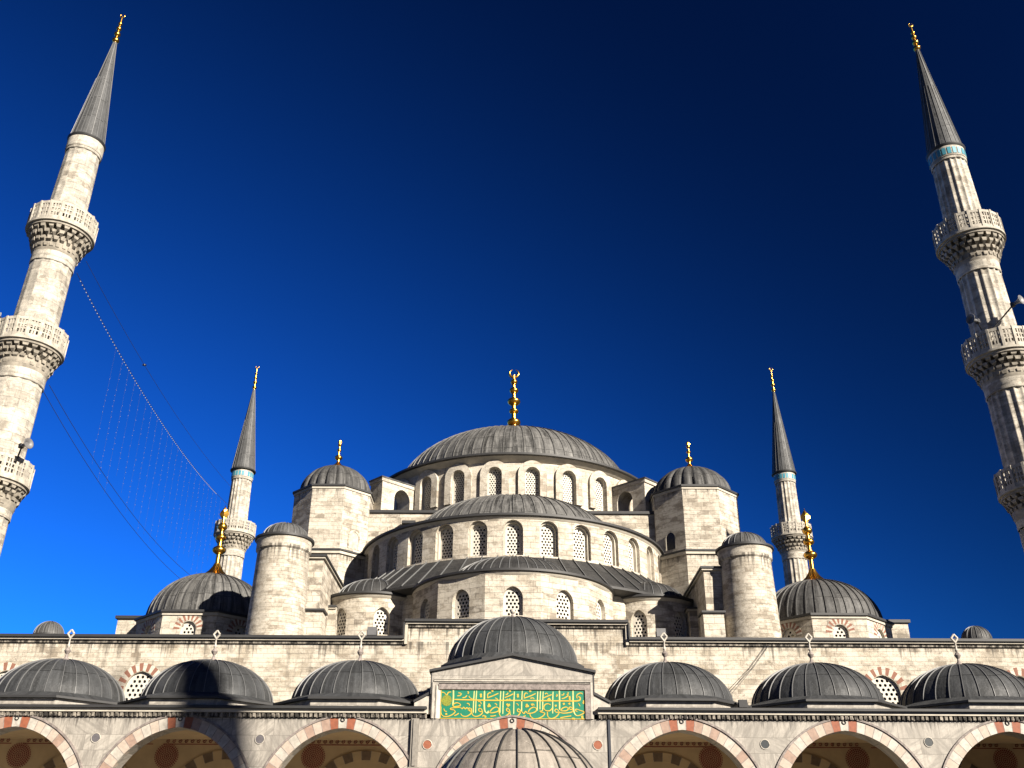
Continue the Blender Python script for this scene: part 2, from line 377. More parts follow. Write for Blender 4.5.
# ------------------------------------------------------------------ shared shapes
def arch_fn(w, rise, kind):
    a = w/2
    if kind == 'round' or rise <= a: return lambda x: rise*sqrt(max(0, 1-(x/a)**2))
    e = (rise*rise-a*a)/(2*a); R = a+e
    return lambda x: sqrt(max(0, R*R-(abs(x)+e)**2))
def outline(win, off=0.0, n=16):
    """points (x, z) from left sill over the arch to right sill; off > 0 grows the opening"""
    w, rise = win['w'], win['rise']; a = w/2; sp = win['spring']
    pts = [(-a-off, win['sill'])]
    if rise <= a+1e-6:
        for k in range(n+1):
            t = pi - pi*k/n; pts.append(((a+off)*cos(t), sp+(rise+off)*sin(t)))
    else:
        e = (rise*rise-a*a)/(2*a); R = a+e+off; th = math.acos(e/R)
        L = [(e - R*cos(th*k/(n//2)), sp+R*sin(th*k/(n//2))) for k in range(n//2+1)]
        pts += L + [(-x, z) for x, z in reversed(L[:-1])]
    pts.append((a+off, win['sill']))
    return pts
def pierced(mb, F, s0, s1, z0, z1, wins, depth, ds=0.8, mi=0, mi_rev=None, smooth=False, sillface=True, us=0.0):
    """a wall sheet F(s, z, d) from s0..s1, z0..z1 with arched openings and their reveals"""
    if mi_rev is None: mi_rev = mi
    def strip(sa, sb, za0, za1, zb0, zb1):
        if abs(za1-za0)+abs(zb1-zb0) < 1e-5: return
        mb.poly([F(sa, za0, 0), F(sb, zb0, 0), F(sb, zb1, 0), F(sa, za1, 0)], [(sa+us, za0), (sb+us, zb0), (sb+us, zb1), (sa+us, za1)], mi, smooth)
    cur = s0
    for wn_ in sorted(wins, key=lambda q: q['s']):
        a = wn_['w']/2; c = wn_['s']; n = max(1, int((c-a-cur)/ds+0.5))
        if c-a > cur+1e-6:
            for k in range(n): strip(cur+(c-a-cur)*k/n, cur+(c-a-cur)*(k+1)/n, z0, z1, z0, z1)
        op = outline(wn_)
        pts = op[1:-1]
        for p, q in zip(pts[:-1], pts[1:]): strip(c+p[0], c+q[0], p[1], z1, q[1], z1)
        if wn_['sill'] > z0+1e-6: strip(c-a, c+a, z0, wn_['sill'], z0, wn_['sill'])
        rim = op + ([op[0]] if sillface else [])
        for p, q in zip(rim[:-1], rim[1:]):
            mb.poly([F(c+p[0], p[1], 0), F(c+q[0], q[1], 0), F(c+q[0], q[1], depth), F(c+p[0], p[1], depth)],
                    [(p[0]+p[1], 0), (q[0]+q[1], 0), (q[0]+q[1], depth), (p[0]+p[1], depth)], mi_rev)
        cur = c+a
    n = max(1, int((s1-cur)/ds+0.5))
    for k in range(n): strip(cur+(s1-cur)*k/n, cur+(s1-cur)*(k+1)/n, z0, z1, z0, z1)
def make_window(parent, F, win, d, cell, hole=0.36, fr=0.05, surround=None, name='window', step=0.0):
    """white plaster lattice with real round holes, glass behind; F as in pierced()"""
    c = win['s']; mb = MB(); a = win['w']/2-step
    wi = dict(win); wi['w'] = win['w']-2*step; wi['rise'] = win['rise']-step
    f = arch_fn(wi['w'], wi['rise'], 'p')
    if step > 0:                                          # inner order of a stepped reveal
        o0, o1 = outline(win, 0.02), outline(wi)
        for k in range(len(o0)-1):
            mb.poly([F(c+o0[k][0], o0[k][1], d-0.22), F(c+o0[k+1][0], o0[k+1][1], d-0.22), F(c+o1[k+1][0], o1[k+1][1], d-0.22), F(c+o1[k][0], o1[k][1], d-0.22)], [(0,0)]*4, 1)
            mb.poly([F(c+o1[k][0], o1[k][1], d-0.22), F(c+o1[k+1][0], o1[k+1][1], d-0.22), F(c+o1[k+1][0], o1[k+1][1], d), F(c+o1[k][0], o1[k][1], d)], [(0,0)]*4, 1)
    def inside(x, z, m): return abs(x) < a-m and z > win['sill']+m and z < win['spring']+f(min(abs(x)+m, a))-m
    rowh = cell*0.866; top = win['spring']+win['rise']
    R = cell/sqrt(3)
    nr = int((top-win['sill'])/rowh)+2; nc = int(win['w']/cell)+3
    for i in range(nr):
        for j in range(-nc, nc+1):
            x = (j+(0.5 if i % 2 else 0))*cell*0.5*2; z = win['sill']+0.5*cell+i*rowh
            if abs(x) > a+cell or z > win['spring']+f(min(abs(x), a))+cell: continue
            hx = [(x+R*sin(pi/3*k), z+R*cos(pi/3*k)) for k in range(6)]
            if inside(x, z, fr+cell*hole*0.8):
                hh = [(x+cell*hole*sin(pi/3*k), z+cell*hole*cos(pi/3*k)) for k in range(6)]
                for k in range(6):
                    k2 = (k+1) % 6
                    q = [hx[k], hx[k2], hh[k2], hh[k]]
                    mb.poly([F(c+p[0], p[1], d) for p in q], q)
                    mb.poly([F(c+hh[k][0], hh[k][1], d), F(c+hh[k2][0], hh[k2][1], d), F(c+hh[k2][0], hh[k2][1], d+0.05), F(c+hh[k][0], hh[k][1], d+0.05)], [(0, 0)]*4)
            else: mb.poly([F(c+p[0], p[1], d) for p in hx], hx)
    ob = mb.build(name, [M['plaster'], M['trim']], parent)
    gl = MB(); op = outline(win, 0.15)
    gl.poly([F(c+p[0], p[1], d+0.12) for p in op], op)
    gl.build('pane', M['glass'], ob)
    if surround:
        wd, pr = surround; sb = MB()
        o0, o1 = outline(win, 0.0), outline(win, wd)
        for k in range(len(o0)-1):
            p, q, q1, p1 = o0[k], o0[k+1], o1[k+1], o1[k]
            sb.poly([F(c+p[0], p[1], -pr), F(c+q[0], q[1], -pr), F(c+q1[0], q1[1], -pr), F(c+p1[0], p1[1], -pr)], [p, q, q1, p1])
            sb.poly([F(c+p1[0], p1[1], -pr), F(c+q1[0], q1[1], -pr), F(c+q1[0], q1[1], 0.05), F(c+p1[0], p1[1], 0.05)], [p1, q1, q1, p1])
            sb.poly([F(c+p[0], p[1], -pr), F(c+q[0], q[1], -pr), F(c+q[0], q[1], 0.05), F(c+p[0], p[1], 0.05)], [p, q, q, p])
        sb.build('surround', M['stone_smooth'], ob)
    return ob
def drumF(cx, cy, R):
    return lambda s, z, d: (cx+(R-d)*sin(s/R), cy-(R-d)*cos(s/R), z)
def facetF(cx, cy, R, phi):
    def f(s, z, d):
        a = s/R; k = math.floor(a/phi+0.5); t = math.tan(a-k*phi); b = k*phi; r = R-d
        return (cx+r*(sin(b)+t*cos(b)), cy-r*(cos(b)-t*sin(b)), z)
    return f
def planeF(o, ax, n):
    o, ax, n = Vector(o), Vector(ax).normalized(), Vector(n).normalized()      # n points outwards
    return lambda s, z, d: tuple(o + ax*s - n*d + Vector((0, 0, z)))
def dome(mb, cx, cy, z, r, h, panels, rowh=1.3, a0=0.0, a1=2*pi, ribw=0.06, ribh=0.05, n=None, mi=0, mi_rib=1, ribs=True, power=1.0, t1=0.5*pi):
    prof = [(max(1e-3, r*cos(t1*k/14)), z+h*sin(t1*k/14)**power) for k in range(15)]
    full = abs(a1-a0-2*pi) < 1e-6
    mb.lathe(prof, cx, cy, n or max(24, panels), a0, a1, mi, True, panels, rowh)
    if not ribs: return
    k0 = 0; cnt = panels if full else int(panels*(a1-a0)/(2*pi)+0.5)+1
    for k in range(cnt):
        a = a0+2*pi*k/panels
        if not full and a > a1+1e-4: break
        tx, ty = cos(a), sin(a)
        P = []; last = 12 if k % 2 else 13
        for i in range(0, last+1):
            t = t1*i/14; rr, zz = prof[i]
            nx, nz = h*cos(t), r*sin(t); L = math.hypot(nx, nz) or 1; nx, nz = nx/L, nz/L
            c = Vector((cx+rr*sin(a), cy-rr*cos(a), zz)); out = Vector((sin(a)*nx, -cos(a)*nx, nz)); tg = Vector((tx, ty, 0))
            w = ribw*0.5
            P.append([c-tg*w-out*0.02, c-tg*w*0.7+out*ribh, c+tg*w*0.7+out*ribh, c+tg*w-out*0.02])
        U = [[(j, i) for j in range(4)] for i in range(len(P))]
        mb.grid(P, U, mi_rib, False)
def ngon_ring(mb, cx, cy, rin, n, z0, z1, mi=0, rot=None, slope=0.0, cap=True):
    """regular n-gon prism by inradius, a face towards the camera; slope shrinks the top"""
    rot = pi/n if rot is None else rot
    def ring(r, z): 
        R = r/cos(pi/n); return [(cx+R*sin(rot+2*pi*k/n), cy-R*cos(rot+2*pi*k/n), z) for k in range(n)]
    A, B = ring(rin, z0), ring(rin-slope, z1); side = 2*rin*math.tan(pi/n)
    for k in range(n):
        k2 = (k+1) % n
        mb.poly([A[k], A[k2], B[k2], B[k]], [(k*side, z0), ((k+1)*side, z0), ((k+1)*side, z1), (k*side, z1)], mi)
    if cap:
        mb.poly(B, [(p[0], p[1]) for p in B], mi); mb.poly(list(reversed(A)), [(p[0], p[1]) for p in reversed(A)], mi)
def crescent(mb, c, R, r, mi=0, n=18):
    """open-topped crescent in the XZ plane"""
    P = []
    for k in range(n+1):
        t = radians(-252 + 324*k/n); th = r*(0.18+0.82*sin(pi*k/n))
        P.append((c[0]+R*cos(t), c[1], c[2]+R*sin(t))); 
    rr = [r*(0.2+0.8*sin(pi*k/n)) for k in range(n+1)]
    P2 = []
    for k, p in enumerate(P):
        t = radians(-252 + 324*k/n); er = Vector((cos(t), 0, sin(t))); ey = Vector((0, 1, 0))
        P2.append([Vector(p)+er*rr[k]*cos(2*pi*j/8)+ey*rr[k]*0.8*sin(2*pi*j/8) for j in range(8)])
    mb.grid(P2, [[(j, i) for j in range(9)] for i in range(n+1)], mi, True, True)
def finial_mesh(cx, cy, z0, z1, rb, knobs, kind='crescent', flare=True):
    """gilded finial: flared fluted foot, stacked knobs, then a crescent or a leaf"""
    mb = MB(); H = z1-z0
    f = lambda a, r: r*(1+0.10*cos(10*a))
    if flare:
        fp = [(rb, z0), (rb*0.72, z0+H*0.04), (rb*0.42, z0+H*0.10), (rb*0.24, z0+H*0.16), (rb*0.17, z0+H*0.20)]
        mb.lathe(fp, cx, cy, 40, rfun=f)
    st = rb*0.15
    mb.lathe([(st, z0+H*0.18), (st*0.8, z0+H*0.6), (st*0.45, z0+H*0.92)], cx, cy, 12)
    for (t, r, sz) in knobs:
        zc = z0+H*t; mb.ball((cx, cy, zc), r, 10, sz=sz)
        mb.lathe([(st, zc-r*sz*1.05), (r*0.55, zc-r*sz*0.9), (r*0.55, zc-r*sz*0.7)], cx, cy, 14)
        mb.lathe([(r*0.5, zc+r*sz*0.75), (r*0.5, zc+r*sz*0.95), (st*0.8, zc+r*sz*1.1)], cx, cy, 14)
    if kind == 'crescent':
        R = H*0.055; crescent(mb, (cx, cy, z1-R*1.1), R, R*0.32)
    else:
        R = H*0.075; zc = z1-R*1.5
        P = [(0.02, -1.2), (0.5, -0.75), (0.85, -0.2), (0.75, 0.25), (0.4, 0.7), (0.12, 1.15), (0.02, 1.5)]
        for sg in (-1, 1):
            for (p, q) in zip(P[:-1], P[1:]):
                for y in (-1, 1):
                    mb.poly([(cx, cy+y*R*0.22, zc+p[1]*R), (cx+sg*p[0]*R, cy, zc+p[1]*R), (cx+sg*q[0]*R, cy, zc+q[1]*R), (cx, cy+y*R*0.22, zc+q[1]*R)])
    return mb
def bar_along(mb, F, s0, s1, prof, n=1, mi=0):
    """sweep a (d, z) profile along s of a wall function; d < 0 sticks out"""
    for k in range(n):
        a, b = s0+(s1-s0)*k/n, s0+(s1-s0)*(k+1)/n
        for (d0, z0), (d1, z1) in zip(prof[:-1], prof[1:]):
            mb.poly([F(a, z0, d0), F(b, z0, d0), F(b, z1, d1), F(a, z1, d1)], [(a, z0+d0), (b, z0+d0), (b, z1+d1), (a, z1+d1)], mi)
    for a in (s0, s1): mb.poly([F(a, z, d) for d, z in prof], [(d, z) for d, z in prof], mi)

# ------------------------------------------------------------------ ground
mb = MB(); S = 3000
mb.poly([(-S, -S, 0), (S, -S, 0), (S, S, 0), (-S, S, 0)])
gr = mb.build('ground', M['earth'], origin=(0, 0, 0)); gr['kind'] = 'structure'
mb = MB(); mb.poly([(-31, -14, 0.004), (31, -14, 0.004), (31, 52, 0.004), (-31, 52, 0.004)]); gr = mb.build('courtyard', M['paving'], origin=(0, 0, 0)); gr['kind'] = 'structure'
# ================================================================== PRAYER HALL
hall = thing('prayer_hall', 'great cream stone mosque prayer hall with cascading grey lead domes behind the arcade', 'mosque', (0, 52, 0))
# --- front wall with its stepped parapet
WH, WHR, RXL, RXR = 12.72, 13.6, 5.42, 5.82
F = planeF((0, 52, 0), (1, 0, 0), (0, -1, 0))
fw = [dict(s=x, w=1.6, sill=9.0, spring=10.25, rise=0.9) for x in (-25.8, -18.85, 18.85, 25.8)]
mb = MB()
pierced(mb, F, -29.5, -RXL, 0, WH, [q for q in fw if q['s'] < 0], 0.5, 2.0)
pierced(mb, F, RXR, 29.5, 0, WH, [q for q in fw if q['s'] > 0], 0.5, 2.0)
pierced(mb, F, -RXL, RXR, 0, WHR, [], 0.5, 2.0)
for sg in (-1, 1):
    RX = RXL if sg < 0 else RXR
    mb.poly([(sg*RX, 52, WH), (sg*RX, 53.2, WH), (sg*RX, 53.2, WHR), (sg*RX, 52, WHR)])
    mb.poly([(sg*29.5, 52, 0), (sg*29.5, 53.2, 0), (sg*29.5, 53.2, WH), (sg*29.5, 52, WH)])
mb.poly([(-RXL, 53.2, WH-.1), (RXR, 53.2, WH-.1), (RXR, 53.2, WHR), (-RXL, 53.2, WHR)])
mb.box(-29.5, 29.5, 53.2, 106, 0, WH-0.14, skip='dtf')
wall = mb.build('wall', M['hall_stone'], hall)
mb = MB(); mb.box(-29.4, 29.4, 53.0, 105.9, WH-0.13, WH-0.02); mb.build('roof', M['lead_mid'], hall)
# parapet coping: stone moulding under a lead cap, stepping up in the middle
mb = MB(); ml = MB()
def coping(x0, x1, z, mb, ml):
    mb.box(x0, x1, 51.90, 52.0, z-0.15, z-0.003, 1); mb.box(x0, x1, 51.78, 53.3, z, z+0.09)  # dark lower strip puts the coping's shadow line into the colour
    ml.box(x0-0.03, x1+0.03, 51.66, 53.4, z+0.103, z+0.235)
coping(-29.6, -RXL-0.2, WH, mb, ml); coping(RXR+0.2, 29.6, WH, mb, ml); coping(-RXL-0.14, RXR+0.14, WHR, mb, ml)
for sg in (-1, 1):
    RX = RXL if sg < 0 else RXR
    a, b = sorted((sg*(RX+0.02), sg*(RX+0.16))); mb.box(a, b, 51.84, 53.25, WH-0.15, WHR-0.02)
    a, b = sorted((sg*(RX+0.165), sg*(RX+0.24))); ml.box(a, b, 51.72, 53.3, WH+0.24, WHR+0.09)
mb.build('coping', [M['trim'], M['stain_shade']], wall); ml.build('lead_cap', M['lead_edge'], wall)
def brick_rays(parent, F, win, n, r0, r1, wd=0.45):
    """one ring of voussoirs round the arch: red bricks between blocks of the wall's own stone"""
    rb = MB(); c = win['s']; N = 8*n
    oi, oo = outline(win, r0, N)[1:-1], outline(win, r1, N)[1:-1]; m = len(oi)-1
    for k in range(m):
        mi = 0 if ((k+0.5)/m*n) % 1.0 < wd else 1; pr = -0.012 if mi == 0 else -0.004
        p, q, q1, p1 = oi[k], oi[k+1], oo[k+1], oo[k]
        rb.poly([F(c+v[0], v[1], -0.010) for v in (p, q, q1, p1)], [p, q, q1, p1], mi)
        for u, v in ((p, q), (p1, q1)): rb.poly([F(c+u[0], u[1], -0.010), F(c+v[0], v[1], -0.010), F(c+v[0], v[1], 0.05), F(c+u[0], u[1], 0.05)], [u, v, v, u], mi)
    rb.build('voussoirs', [M['brick'], M['stone_smooth']], parent)
for q in fw:
    wo_ = make_window(hall, F, q, 0.16, 0.255, 0.33)
    brick_rays(wo_, F, q, 9, 0.03, 0.42)

# --- central block under the dome and the great front semi-dome
YC, YS, RS = 82.0, 72.5, 10.95
mb = MB()
mb.box(-12.3, 12.3, 70.6, 93.4, 12.5, 26.15, skip='d')
mb.build('dome_base', M['stone'], hall)
mb = MB(); mb.box(-12.45, 12.45, 70.45, 93.55, 26.153, 26.36); mb.box(-8.2, -7.2, 70.0, 70.44, 25.2, 25.4); mb.build('base_coping', M['lead_edge'], hall)

# --- main dome
mb = MB(); RD = 11.35
F = drumF(0, YC, RD); per = 2*pi*RD
dw = [dict(s=RD*radians(7.2+14.4*k), w=1.12, sill=27.2, spring=29.3, rise=0.58) for k in range(-13, 12)]
dwv = [q for q in dw if abs(q['s']/RD) < radians(62)]
pierced(mb, F, -per/2, per/2, 26.1, 30.45, dwv, 0.45, 0.45, smooth=False)
drum = mb.build('main_drum', M['stone_smooth'], hall)
for q in dwv: make_window(hall, F, q, 0.22, 0.20, 0.33, 0.04, surround=(0.52, 0.24))
mb = MB()
mb.lathe([(11.3, 30.3), (11.5, 30.38), (11.75, 30.6), (11.85, 30.66)], 0, YC, 120)
mb.build('drum_cornice', M['trim'], drum)
mb = MB(); mb.lathe([(11.85, 30.663), (12.1, 30.69), (12.1, 30.84), (10.1, 31.1)], 0, YC, 120); mb.build('eave', M['lead_edge'], drum)
mb = MB(); dome(mb, 0, YC, 30.85, 10.2, 6.1, 76, 1.45, ribw=0.085, ribh=0.055)
md = mb.build('main_dome', [M['lead_main'], M['lead_main']], hall)
md['label'] = 'largest dome, streaked grey lead, crowning the hall'
finial_mesh(0, YC, 36.75, 44.2, 1.5, [(0.27, 0.62, 0.62), (0.42, 0.44, 0.6), (0.55, 0.60, 0.62), (0.70, 0.42, 0.7), (0.82, 0.33, 0.75)]).build('finial', M['gold'], md)
# radial buttresses of the drum, each pierced by an arch
for sg in (-1, 1):
    for ang in (46, 134):
        a = radians(sg*ang); out = Vector((sin(a), -cos(a), 0)); tg = Vector((cos(a), sin(a), 0))
        mb = MB(); T = 0.75; r0, r1 = 11.3, 14.6
        op = dict(s=1.35, w=1.5, sill=26.4, spring=27.9, rise=0.85)
        FA = lambda s, z, d: tuple(Vector((0, YC, z))+out*(r0+s)+tg*(T-d)); FB = lambda s, z, d: tuple(Vector((0, YC, z))+out*(r0+s)-tg*(T-d))
        ztop = lambda s: 29.75-0.05*s
        pierced(mb, FA, 0, r1-r0, 26.3, 29.0, [op], 2*T, 0.7); pierced(mb, FB, 0, r1-r0, 26.3, 29.0, [op], 0.02, 0.7)
        o = Vector((0, YC, 0))
        mb.poly([o+out*r1+tg*T+Vector((0,0,26.3)), o+out*r1-tg*T+Vector((0,0,26.3)), o+out*r1-tg*T+Vector((0,0,29.0)), o+out*r1+tg*T+Vector((0,0,29.0))], [(0, 0), (1.5, 0), (1.5, 3), (0, 3)])
        mb.obox(o+out*(r0+1.7)+Vector((0,0,29.13)), out*1.7, tg*(T+0.06), (0, 0, 0.13))
        b_ = mb.build('buttress', M['stone_smooth'], hall)
        ml = MB(); ml.obox(o+out*(r0+1.7)+Vector((0,0,29.32)), out*1.76, tg*(T+0.1), (0, 0, 0.055)); ml.build('lead_cap', M['lead_mid'], b_)
# --- front semi-dome
F = drumF(0, YS, RS); mb = MB()
swn = [dict(s=RS*radians(12.1*k), w=1.28, sill=20.25, spring=21.95, rise=0.66) for k in range(-6, 7)]
pierced(mb, F, -RS*radians(97), RS*radians(97), 19.6, 22.75, swn, 0.46, 0.4)
sdr = mb.build('semi_dome_drum', M['stone'], hall)
for q in swn: make_window(hall, F, q, 0.46, 0.225, 0.34, 0.03, step=0.11)
n_ = 90; A0, A1 = -radians(97), radians(97)
mb = MB(); mb.lathe([(10.9, 22.6), (11.05, 22.72), (11.1, 22.8)], 0, YS, n_, A0, A1); mb.build('drum_cornice', M['trim'], sdr)
mb = MB(); mb.lathe([(11.1, 22.803), (11.25, 22.85), (11.25, 23.0), (8.0, 23.2)], 0, YS, n_, A0, A1); mb.build('eave', M['lead_edge'], sdr)
mb = MB(); dome(mb, 0, YS, 22.95, 8.25, 4.5, 64, 1.4, -pi/2, pi/2, ribw=0.09, ribh=0.055, n=64)
sdm = mb.build('semi_dome', [M['lead_main'], M['lead_main']], hall); sdm['label'] = 'wide half dome of streaked grey lead below the main dome'
# lead skirt below the semi-dome drum
mb = MB()
mb.lathe([(10.85, 20.22), (13.55, 17.95)], 0, YS, 64, -radians(92), radians(92), panels=70, rowh=1.6)
for k in range(-17, 18):
    a = 2*pi*k/70; c0 = Vector((10.9*sin(a), YS-10.9*cos(a), 20.24)); c1 = Vector((13.5*sin(a), YS-13.5*cos(a), 18.05)); tg = Vector((cos(a), sin(a), 0))
    mb.obox((c0+c1)/2, (c1-c0)/2, tg*0.025, Vector((sin(a)*0.65, -cos(a)*0.65, 0.75))*0.035, 1)
mb.build('lead_skirt', [M['lead_skirt'], M['seam']], hall)
mb = MB(); mb.lathe([(12.6, 12.4), (12.6, 17.75)], 0, YS, 64, -radians(92), radians(92))
mb.build('skirt_wall', M['stone'], hall)
mb = MB(); mb.lathe([(12.5, 17.66), (13.4, 17.74), (13.65, 17.80), (13.65, 17.95), (13.3, 18.08)], 0, YS, 64, -radians(92), radians(92)); mb.build('skirt_eave', M['lead_edge'], hall)

# --- exedrae: one large in front, a small one on each side
def exedra(cx, cy, R, zr, h, angs, w, span, panels, cell=0.235, rc_=3.0):
    F0 = facetF(cx, cy, R, radians(29)) if R > 4 else drumF(cx, cy, R); mb = MB()
    wins = [dict(s=R*radians(a), w=w, sill=15.15, spring=16.15, rise=0.68) for a in angs]
    a0, a1 = span
    pierced(mb, F0, R*radians(a0), R*radians(a1), 12.4, zr-0.3, wins, 0.30, 0.26)
    ex = mb.build('exedra', M['stone'], hall)
    for q in wins: make_window(hall, F0, q, 0.26, cell, 0.35, 0.04)
    a0, a1 = radians(a0), radians(a1)
    mb = MB(); mb.lathe([(R-0.05, zr-0.42), (R+0.12, zr-0.3), (R+0.17, zr-0.2)], cx, cy, 48, a0, a1); mb.build('cornice', M['trim'], ex)
    mb = MB(); mb.lathe([(R+0.17, zr-0.197), (R+0.3, zr-0.15), (R+0.3, zr-0.02), (rc_-0.15, zr+0.12)], cx, cy, 48, a0, a1); mb.build('eave', M['lead_edge'], ex)
    mb = MB(); dome(mb, cx, cy, zr-0.03, rc_, h, panels, 1.3, a0, a1, ribw=0.06, ribh=0.04, n=48)
    mb.build('half_dome', [M['lead_skirt'], M['seam']], ex)
    return ex
exedra(0, 62.5, 6.2, 17.85, 2.3, (-58, -29, 0, 29, 58), 1.15, (-101.5, 101.5), 44, rc_=4.3)
for sg in (-1, 1):
    e_ = exedra(*((-9.0, 64.2) if sg < 0 else (8.75, 64.6)), 3.05, 17.75, 1.5, (-18*sg if sg > 0 else 18, 34*sg), 1.0, (-100, 100), 28, rc_=2.5)

# --- octagonal weight turrets on the piers
for sg in (-1, 1):
    cx, cy = (-13.52 if sg < 0 else 13.56), 71.4; ro = 2.82 if sg < 0 else 3.1
    mb = MB()
    ngon_ring(mb, cx, cy, ro, 8, 22.610, 27.475, cap=False); ngon_ring(mb, cx, cy, ro+0.07, 8, 12.4, 22.403)
    for k in (1, 7, 0): pass
    t_ = mb.build('octagonal_turret', M['turret_stone'], hall)
    t_['label'] = 'eight sided stone turret left of the main dome' if sg < 0 else 'eight sided stone turret right of the main dome'
    mb = MB(); ngon_ring(mb, cx, cy, ro+0.2, 8, 22.407, 22.610); mb.build('string_course', M['trim'], t_)
    mb = MB(); ngon_ring(mb, cx, cy, ro+0.06, 8, 27.320, 27.496); mb.build('cornice', M['trim'], t_)
    mb = MB(); ngon_ring(mb, cx, cy, ro+0.28, 8, 22.614, 22.735); mb.build('lead_ledge', M['lead_edge'], t_)
    mb = MB(); ngon_ring(mb, cx, cy, ro+0.15, 8, 27.499, 27.641); mb.build('eave', M['lead_edge'], t_)
    # fluted lead dome
    mb = MB(); rd = ro-0.12; prof = [(max(1e-3, rd*cos(0.5*pi*k/14)), 27.641+2.45*sin(0.5*pi*k/14)) for k in range(15)]
    mb.lathe(prof, cx, cy, 176, panels=22, rowh=1.2, rfun=lambda a, r: r*(0.91+0.105*abs(cos(11*a))**0.5*min(1, r/0.8)))
    d_ = mb.build('fluted_dome', M['lead_mid'], t_)
    finial_mesh(cx, cy, 30.062, 32.495, 0.62, [(0.34, 0.30, 0.7), (0.60, 0.17, 0.8), (0.78, 0.15, 0.8)], 'leaf').build('finial', M['gold'], d_)
    # little arched niche windows
    for aa in (45*(-sg), ):
        a = radians(aa); out = Vector((sin(a), -cos(a), 0)); tg = Vector((cos(a), sin(a), 0))
        o = Vector((cx, cy, 0))+out*ro
        q = dict(s=0.0, w=0.8, sill=23.024, spring=23.852, rise=0.45)
        nb = MB(); op = outline(q)
        pts = [tuple(o+tg*p[0]+Vector((0,0,p[1]))+out*0.012) for p in op]; nb.poly(pts, op, 0)
        o2 = outline(q, 0.12)
        for k in range(len(op)-1):
            f4 = [op[k], op[k+1], o2[k+1], o2[k]]
            nb.poly([tuple(o+tg*p[0]+Vector((0,0,p[1]))+out*0.05) for p in f4], f4, 1)
            nb.poly([tuple(o+tg*op[k][0]+Vector((0,0,op[k][1]))+out*0.05), tuple(o+tg*op[k+1][0]+Vector((0,0,op[k+1][1]))+out*0.05), tuple(o+tg*op[k+1][0]+Vector((0,0,op[k+1][1]))+out*0.012), tuple(o+tg*op[k][0]+Vector((0,0,op[k][1]))+out*0.012)], [(0,0)]*4, 1)
        nb.build('niche', [M['glass'] if sg > 0 else M['carved'], M['stone']], t_)
    # buttress wall running forward from the turret, and the low block in front of it
    x0, x1 = sorted((sg*11.45, sg*14.6))
    zb = 19.05 if sg < 0 else 18.45
    mb = MB(); mb.box(x0, x1, 58.6, 68.6, 12.4, zb, skip='d')
    b_ = mb.build('buttress_wall', M['stone'], hall)
    mb = MB(); mb.box(x0-0.12, x1+0.12, 58.45, 68.4, zb+.003, zb+.11); mb.build('coping', M['trim'], b_)
    mb = MB(); mb.box(x0-0.2, x1+0.2, 58.37, 68.45, zb+.113, zb+.23); mb.build('lead_cap', M['lead_edge'], b_)
    x0, x1 = sorted((sg*10.95, sg*11.447))
    mb = MB(); mb.box(x0, x1, 61.6, 66.0, 12.4, 16.75, skip='d')
    b_ = mb.build('low_block', M['stone'], hall)
    mb = MB(); mb.box(x0-0.1 if sg < 0 else x0-0.12, x1+0.0 if sg < 0 else x1+0.1, 61.48, 66.0, 16.753, 16.84); mb.build('coping', M['trim'], b_)
    mb = MB(); mb.box(x0-0.1 if sg < 0 else x0-0.18, x1+0.0 if sg < 0 else x1+0.1, 61.4, 66.0, 16.843, 16.96); mb.build('lead_cap', M['lead_edge'], b_)
    x0, x1 = sorted((sg*11.0, sg*12.2))
    mb = MB(); mb.box(x0, x1, 57.4, 58.59, 12.4, 15.6, skip='d'); b_ = mb.build('low_block', M['stone'], hall)
    mb = MB(); mb.box(x0-0.1, x1+0.1, 57.25, 58.58, 15.603, 15.72); mb.build('lead_cap', M['lead_edge'], b_)
    # round stair turret at the parapet
    cx, cy = ((-13.58, 57.2) if sg < 0 else (14.03, 58.55))
    mb = MB(); mb.lathe([(1.68, 12.4), (1.5, 18.913)], cx, cy, 56)
    t_ = mb.build('round_turret', M['course_stone'], hall)
    t_['label'] = 'plain round stone turret with a small lead cap, ' + ('left' if sg < 0 else 'right') + ' of the half domes'
    mb = MB(); mb.lathe([(1.48, 18.862), (1.60, 18.985), (1.60, 19.495), (1.64, 19.577)], cx, cy, 56); mb.build('collar', M['course_stone'], t_)
    mb = MB(); mb.lathe([(1.64, 19.580), (1.74, 19.618), (1.74, 19.741), (1.3, 19.833)], cx, cy, 56); mb.build('eave', M['lead_edge'], t_)
    mb = MB(); dome(mb, cx, cy, 19.781, 1.36, 0.98, 20, 0.9, ribw=0.05, ribh=0.035, n=40); mb.build('lead_cap', [M['lead_mid'], M['seam']], t_)
    # corner dome on its eight sided drum
    cx, cy = (-19.75 if sg < 0 else 19.95), 64.9
    mb = MB(); rin = 4.02
    wl = []
    side = 2*rin*math.tan(pi/8)
    for k in range(8):
        a = 2*pi*k/8; out = Vector((sin(a), -cos(a), 0)); tg = Vector((cos(a), sin(a), 0))
        Fk = planeF(Vector((cx, cy, 0))+out*rin, tg, out)
        q = dict(s=0.0, w=0.95, sill=14.2, spring=15.3, rise=0.5)
        ws = [q] if k in (0, 1, 7) else []
        pierced(mb, Fk, -side/2, side/2, 12.4, 16.15, ws, 0.4, 4)
        if ws: wl.append((Fk, q))
    dr_ = mb.build('corner_drum', M['stone'], hall)
    for Fk, q in wl:
        wo_ = make_window(hall, Fk, q, 0.18, 0.24, 0.34); brick_rays(wo_, Fk, q, 9, 0.05, 0.42)
    mb = MB(); ngon_ring(mb, cx, cy, 4.1, 8, 16.15, 16.32); mb.build('cornice', M['trim'], dr_)
